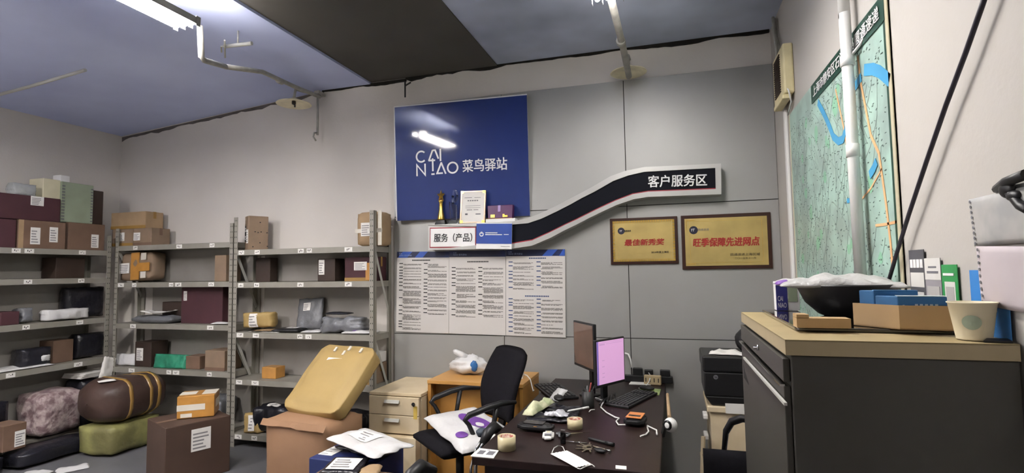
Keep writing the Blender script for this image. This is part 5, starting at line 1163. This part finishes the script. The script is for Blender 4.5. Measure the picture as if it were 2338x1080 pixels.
# web camera on a stick leaning at the desk's right edge
t = thing('web_camera', 'white ball camera with a dark lens at the right edge of the desk', 'camera', (-.02, 2.88, .64))
c = V((-0.026, 2.2784, 0.8765)); c = V((-0.0331, 2.9, 0.7063))
MB().ell(c, (.034, .034, .036), nu=24, nv=16).build('ball', 'white_plastic', t); MB().lathe([(.025, .024), (.024, .032), (.02, .034), (.012, .03)], c, 20, axis=(-.55, -.8, .1)).build('lens', 'black_gloss', t)
MB().bar(c+V((-.03, .0, -.01)), (DX1, c.y+.01, DZ-.02), .02, .012).build('clamp', 'dark_steel', t)
b = MB().tube([c+V((-.005, .035, .03)), V((-0.0484, 3.25, 0.7822))], [.010, .008], 8); b.build('wooden_stick', 'kraft_light', label='wooden stick slanting up behind the ball camera at the desk edge', cat='stick')

# ---------------------------------------------------------------- printer corner behind the desk
CX0, CX1, CY0, CY1, CH = .185, .66, 3.68, 4.15, .625
t = thing('low_cabinet', 'cream wooden low cabinet under the black printer', 'cabinet', ((CX0+CX1)/2, 3.9, 0))
MB().box(((CX0+CX1)/2+.01, (CY0+CY1)/2+.01, (CH-.04)/2), (CX1-CX0-.02, CY1-CY0-.02, CH-.04)).build('body', 'cream_wood', t, bevel=.002)
MB().box(((CX0+CX1)/2, (CY0+CY1)/2, CH-.02), (CX1-CX0, CY1-CY0, .038)).build('top_panel', 'cream_wood', t, bevel=.006)
for z in (.53, .40): MB().box((CX0-.006, CY0+.15, z), (.03, .11, .03)).build('handle', 'white_plastic', t, bevel=.006)
mat('printer_black', '141416', .4, var=.1)
t = thing('printer', 'black box-shaped printer on the cream low cabinet', 'printer', (.4, 3.9, CH))
b = MB().hexa([(.215, 3.70, CH+.001), (.63, 3.70, CH+.001), (.63, 4.08, CH+.001), (.215, 4.08, CH+.001)], [(.175, 3.70, CH+.06), (.63, 3.70, CH+.06), (.63, 4.1, CH+.06), (.175, 4.1, CH+.06)]); b.box((.4025, 3.9, CH+.135), (.455, .4, .15)); b.build('body', 'printer_black', t, bevel=.008)
MB().box((.4, 3.9, CH+.262), (.465, .41, .1)).build('scanner_lid', 'printer_black', t, bevel=.012)
f = front(.245, CH+.165, .03, .03, 3.6985)
MB().lathe([(.014, .0), (.014, .001)], f.rel(.5, .5), 20, axis=(0, -1, 0)).build('round_emblem', 'grey_ink', t); text('hp', f, .22, .2, .78, .8, .001, 'printer_black', t, 'emblem_lettering', shear=.2)
f = flat(.33, 3.8, CH+.319, .22, .13, -8); packet('paper', 'crumpled white paper on top of the black printer', 'paper', f, .004, 'paper', .014, 61., .018, freq=16)
b = MB().ell((.46, 3.88, CH+.395), (.075, .07, .08), noisy=.1, seed=4.); b.build('black_bag', 'black_plastic', label='round black bag on the printer beside the grey cabinet', cat='bag')
f = Frame((0.2938, 3.67, 0.5878), (0.4033, 3.67, 0.589), (0.2963, 3.672, 0.6497)); MB().rslab(f, 0, 0, 1, 1, -.002, 0).build('paper', 'card_pale', label='white sheet over the front edge of the cream low cabinet', cat='paper')
b = MB().bar((.125, 3.60, .002), (.155, 3.66, .44), .02, .02).bar((.18, 3.66, .33), (.14, 3.645, .33), .05, .02); b.build('wooden_block', 'cream_wood', label='small pale wooden piece leaning at the cream low cabinet', cat='block')
b = MB().tube([(.02, 3.95, .02), (.06, 3.8, .05), (.10, 3.6, .12), (.125, 3.5, .2)], .006, 6); b.build('cable', 'black_plastic', label='black cable rising from the floor beside the right chair', cat='cable')
# right visitor chair
t = thing('visitor_chair', 'black visitor chair with a chrome arm in front of the cream low cabinet', 'chair', (.35, 2.85, 0))
f = front(.345, .10, .45, .47, 2.92); f.P.z = .12; MB().pouch(f, .05, .02, 3., 14, 14, .002, pw=7).build('backrest', 'black_fabric', t)
f = flat(.345, 2.68, .40, .44, .42); MB().pouch(f, .05, .02, 4., 14, 14, .002, pw=7).build('seat', 'black_fabric', t)
for x in (.225, .5):
    P = [(x-.005, 2.93, .03), (x-.01, 2.94, .3), (x-.005, 2.95, .56), (x+.012, 2.95, .67), (x+.04, 2.93, .725), (x+.085, 2.9, .752), (x+.15, 2.86, .755), (x+.17, 2.7, .74), (x+.165, 2.6, .55), (x+.16, 2.58, .03)]
    MB().tube(P, .0115, 10).build('chrome_arm', 'chrome', t); MB().tube([(p[0]-.004, p[1]-.004, p[2]+.012) for p in P[2:8]], [.008, .014, .017, .017, .017, .014], 10).build('arm_pad', 'black_plastic', t)
MB().tube([(.19, 2.50, .02), (.215, 2.50, .42), (.25, 2.52, .50), (.30, 2.55, .53), (.4, 2.55, .54)], .011, 10).build('front_tube', 'chrome', t)

# ---------------------------------------------------------------- tall grey drawer cabinet with the beige top
KX0, KX1, KY0, KY1, KZ = .262, .735, 1.475, 2.358, 1.32
mat('cabinet_grey', '413f3a', .45, .1, var=.05); mat('cabinet_top', 'a3936d', .45, second='9b8b66', vs=6); mat('cabinet_edge', 'ab9c7c', .5)
t = thing('drawer_cabinet', 'tall dark grey drawer cabinet with a beige top by the right wall', 'cabinet', ((KX0+KX1)/2, (KY0+KY1)/2, 0))
MB().box(((KX0+KX1)/2+.006, (KY0+KY1)/2, (KZ-.038)/2), (KX1-KX0-.012, KY1-KY0-.008, KZ-.038)).build('body', 'cabinet_grey', t, bevel=.003)
b = MB().box(((KX0+KX1)/2, (KY0+KY1)/2, KZ-.019), (KX1-KX0, KY1-KY0, .036), 1); b.box(((KX0+KX1)/2, (KY0+KY1)/2, KZ-.0005), (KX1-KX0, KY1-KY0, .003), 0); b.build('top_panel', ['cabinet_top', 'cabinet_edge'], t)
for za, zb in ((1.215, 1.272), (.66, 1.205), (.34, .65), (.04, .33)):
    o = MB().box((KX0+.003, (KY0+KY1)/2, (za+zb)/2), (.016, KY1-KY0-.03, zb-za)).build('drawer', 'cabinet_grey', t, bevel=.002)
    if zb < 1.25:
        MB().box((KX0-.008, (KY0+KY1)/2, zb+.001), (.012, KY1-KY0-.035, .005)).build('drawer_lip', 'chrome', o)
        if zb > 1: MB().bar((0.25, 2.2135, 1.1603), (0.25, 1.4363, 1.1727), .007, .007).build('handle', 'white_steel', o); MB().hexa(*[[V(p)+V((k, 0, 0)) for p in ((KX0-.0055, 2.30, 1.07), (KX0-.0055, 2.16, 1.07), (KX0-.0055, 2.28, 1.105), (KX0-.0055, 2.31, 1.12))] for k in (0, .001)]).build('finger_recess', 'hole', o)
    else:
        b = MB().lathe([(.009, 0), (.009, .006), (.005, .006), (.005, .016)], (KX0-.005, 1.882, 1.245), 14, axis=(-1, 0, 0)); b.build('lock', 'chrome', o)
# things on the cabinet
ft = flat(.53, 1.99, KZ+.012, .40, .72)
mat('black_glass', '1d1716', .08, coat=1., var=.05)
b = MB(); q = []; r = .03
for cxx, cyy, a0 in ((.708-r, 2.35-r, 0), (.335+r, 2.35-r, 90), (.325+r, 1.66+r, 180), (.708-r, 1.64+r, 270)):
    q += [(cxx+r*math.cos(math.radians(a0+k*15)), cyy+r*math.sin(math.radians(a0+k*15))) for k in range(7)]
n = len(q); b.add([(x, y, KZ+.002) for x, y in q]+[(x, y, KZ+.013) for x, y in q], [tuple(reversed(range(n))), tuple(range(n, 2*n))]+[(k, (k+1) % n, n+(k+1) % n, n+k) for k in range(n)])
b.build('glass_tray', 'black_glass', label='black glossy tray with rounded corners on the grey cabinet', cat='tray', bevel=.003)
TZ = KZ+.0145
t = thing('bowl', 'large black bowl under the grey plastic mailer on the cabinet', 'bowl', (.575, 2.03, TZ)); MB().lathe([(.07, 0), (.085, .006), (.125, .045), (.15, .10), (.15, .106), (.146, .1), (.12, .05), (.08, .012), (.0, .01)], (.56, 2.06, TZ), 40).build('bowl_body', 'black_plastic', t)
f = Frame((.33, 2.09, 1.427), (.72, 1.90, 1.432), (.42, 2.30, 1.437))
f = Frame((.345, 1.96, 1.440), (.70, 1.93, 1.434), (.36, 2.22, 1.442)); f.h = .29
mat('grey_white_film', 'b0b0af', .3, var=.1, vs=8, bump=.5, bs=26)
t = packet('mailer', 'grey white plastic mailer lying across the black bowl', 'mailer', f, .012, 'grey_white_film', .026, 71., .024, wav=.018, freq=11, nu=34, nv=26, pw=3)
MB().pouch(Frame(f.rel(-.02, .3, .0), f.rel(.1, .3, .004), f.rel(-.02, .62, .0)), .004, .012, 3., 6, 6, .004).build('purple_print', 'purple', t)
t = thing('carton', 'small white and blue printed box at the far end of the grey cabinet', 'box', (.37, 2.32, TZ)); f = Frame((0.3795, 2.27, 1.3228), (0.461, 2.27, 1.3234), (0.384, 2.27, 1.4296)); f.P.z = TZ; f.h = .11
MB().slab(f, 0, 0, f.w, f.h, -.05, 0).build('carton_body', 'sign_white', t, bevel=.002); MB().rslab(f, 0, 0, .48, .88, 0, .0012).build('blue_print', mat('violet_blue', '34357c', .5), t); text('CAI\nNIAO', f, .06, .1, .42, .5, .0015, 'sign_white', t); MB().rslab(f, .52, .3, .9, .8, 0, .0012).build('green_print', 'pale_green', t)
# low cardboard tray
f = Frame((0.3213, 1.6329, 1.335), (0.4505, 1.63, 1.335), (0.2726, 1.3855, 1.36)); f.P.z = TZ; f.U.z = 0; f.U.normalize(); f.W = V((0, 0, 1)); f.N = f.U.cross(f.W)
t = thing('cardboard_tray', 'low folded cardboard tray on the black tray in front of the bowl', 'tray', f.rel(.5, 0, -.04)); b = MB(); b.slab(f, 0, 0, f.w, .026, -.055, 0); b.slab(f, 0, .027, .03, .036, -.055, 0); b.build('cardboard', mat('card_tan', 'a98d66', .7, var=.06), t)
# carton with blue card packs
f = Frame((0.5595, 1.6253, 1.335), (0.672, 1.6023, 1.335), (0.4747, 1.379, 1.36)); f.P.z = TZ; f.U.z = 0; f.U.normalize(); f.W = V((0, 0, 1)); f.N = f.U.cross(f.W); lf = f.P+V((-.075, .105, 0))
t = thing('open_carton', 'open brown carton holding blue packs on the grey cabinet', 'carton', f.rel(.5, 0, -.1)); P0 = f.at(0, 0); P1 = f.at(f.w, 0); P3 = lf; P2 = P1+(P3-P0); hh = .062; b = MB(); th = .003
cen = (P0+P2)/2
for a, c in ((P0, P1), (P1, P2), (P2, P3), (P3, P0)):
    a2 = a.lerp(cen, .03); c2 = c.lerp(cen, .03); b.hexa([a, c, c2, a2], [p+V((0, 0, hh)) for p in (a, c, c2, a2)])
b.hexa([P0, P1, P2, P3], [p+V((0, 0, .003)) for p in (P0, P1, P2, P3)]); b.build('carton_body', 'card_tan', t)
mat('pack_blue', '2a5f8e', .4, var=.15, vs=12); mat('pack_pale', 'b8c4c8', .4, var=.1)
def pack(label, a, bb, c, z0, z1, m, m2):
    q = [P0+(P1-P0)*u+(P3-P0)*v for u, v in (a, bb, c, (a[0]+c[0]-bb[0], a[1]+c[1]-bb[1]))]
    t = thing('card_pack', label, 'pack', sum(q, V())/4, 'blue packs in the open carton'); MB().hexa([V((p.x, p.y, z0)) for p in q], [V((p.x, p.y, z1)) for p in q]).build('pack_body', m, t, bevel=.002)
    fr = Frame(V((q[0].x, q[0].y, z0)), V((q[1].x, q[1].y, z0)), V((q[0].x, q[0].y, z1))); ft = Frame(V((q[0].x, q[0].y, z1)), V((q[1].x, q[1].y, z1)), V((q[3].x, q[3].y, z1)))
    MB().rslab(ft, 0, 0, 1, 1, 0, .001).build('pale_top', m2, t)
    b = MB()
    for u in (.35, .45, .55, .65, .75): b.rslab(fr, u, .3, u+.06, .65, 0, .001)
    b.rslab(fr, .1, .3, .14, .6, 0, .001); b.build('print', m2, t)
pack('pale blue pack at the front of the open carton', (.06, .08), (.96, .08), (.96, .55), TZ+.03, TZ+.085, 'pack_blue', 'pack_pale')
pack('dark blue pack at the back of the open carton, tilted above the rim', (.08, .6), (.94, .6), (.94, .93), TZ+.03, TZ+.098, 'pack_blue', 'pack_blue')
# paper cup
c = V((.680, 1.54, KZ+.003)); mat('cup_paper', 'd9d0b4', .6, var=.02); mat('cup_print', '9caa94', .6, var=.1)
t = thing('paper_cup', 'large white paper cup with a faint green round print on the cabinet', 'cup', c); R0, R1, HH = .034, .047, .088
MB().lathe([(R0, 0), (R0, .003), (R1-.001, HH-.004), (R1+.0015, HH-.002), (R1+.0015, HH), (R1-.002, HH), (R0-.001, .006), (0, .006)], c, 40).build('cup', 'cup_paper', t)
b = MB(); n = 20; vs = []
for rr in (0, .5, 1):
    for k in range(n):
        a = 2*PI*k/n; v = .042+.017*rr*math.sin(a); da = -2.05+.45*rr*math.cos(a); r = R0+(R1-R0)*v/HH+.0012; vs.append(c+V((r*math.cos(da), r*math.sin(da), v)))
b.add(vs, [(i*n+k, i*n+(k+1) % n, (i+1)*n+(k+1) % n, (i+1)*n+k) for i in (0, 1) for k in range(n)], 0, True).build('round_print', 'cup_print', t)
b = MB().hexa([(.675, 1.49, KZ+.002), (.728, 1.485, KZ+.002), (.728, 1.505, KZ+.002), (.69, 1.508, KZ+.002)], [(.675, 1.49, KZ+.006), (.728, 1.485, KZ+.006), (.728, 1.505, KZ+.010), (.69, 1.508, KZ+.010)]); b.build('dark_card', 'black_plastic', label='flat dark card behind the paper cup at the right wall', cat='card')
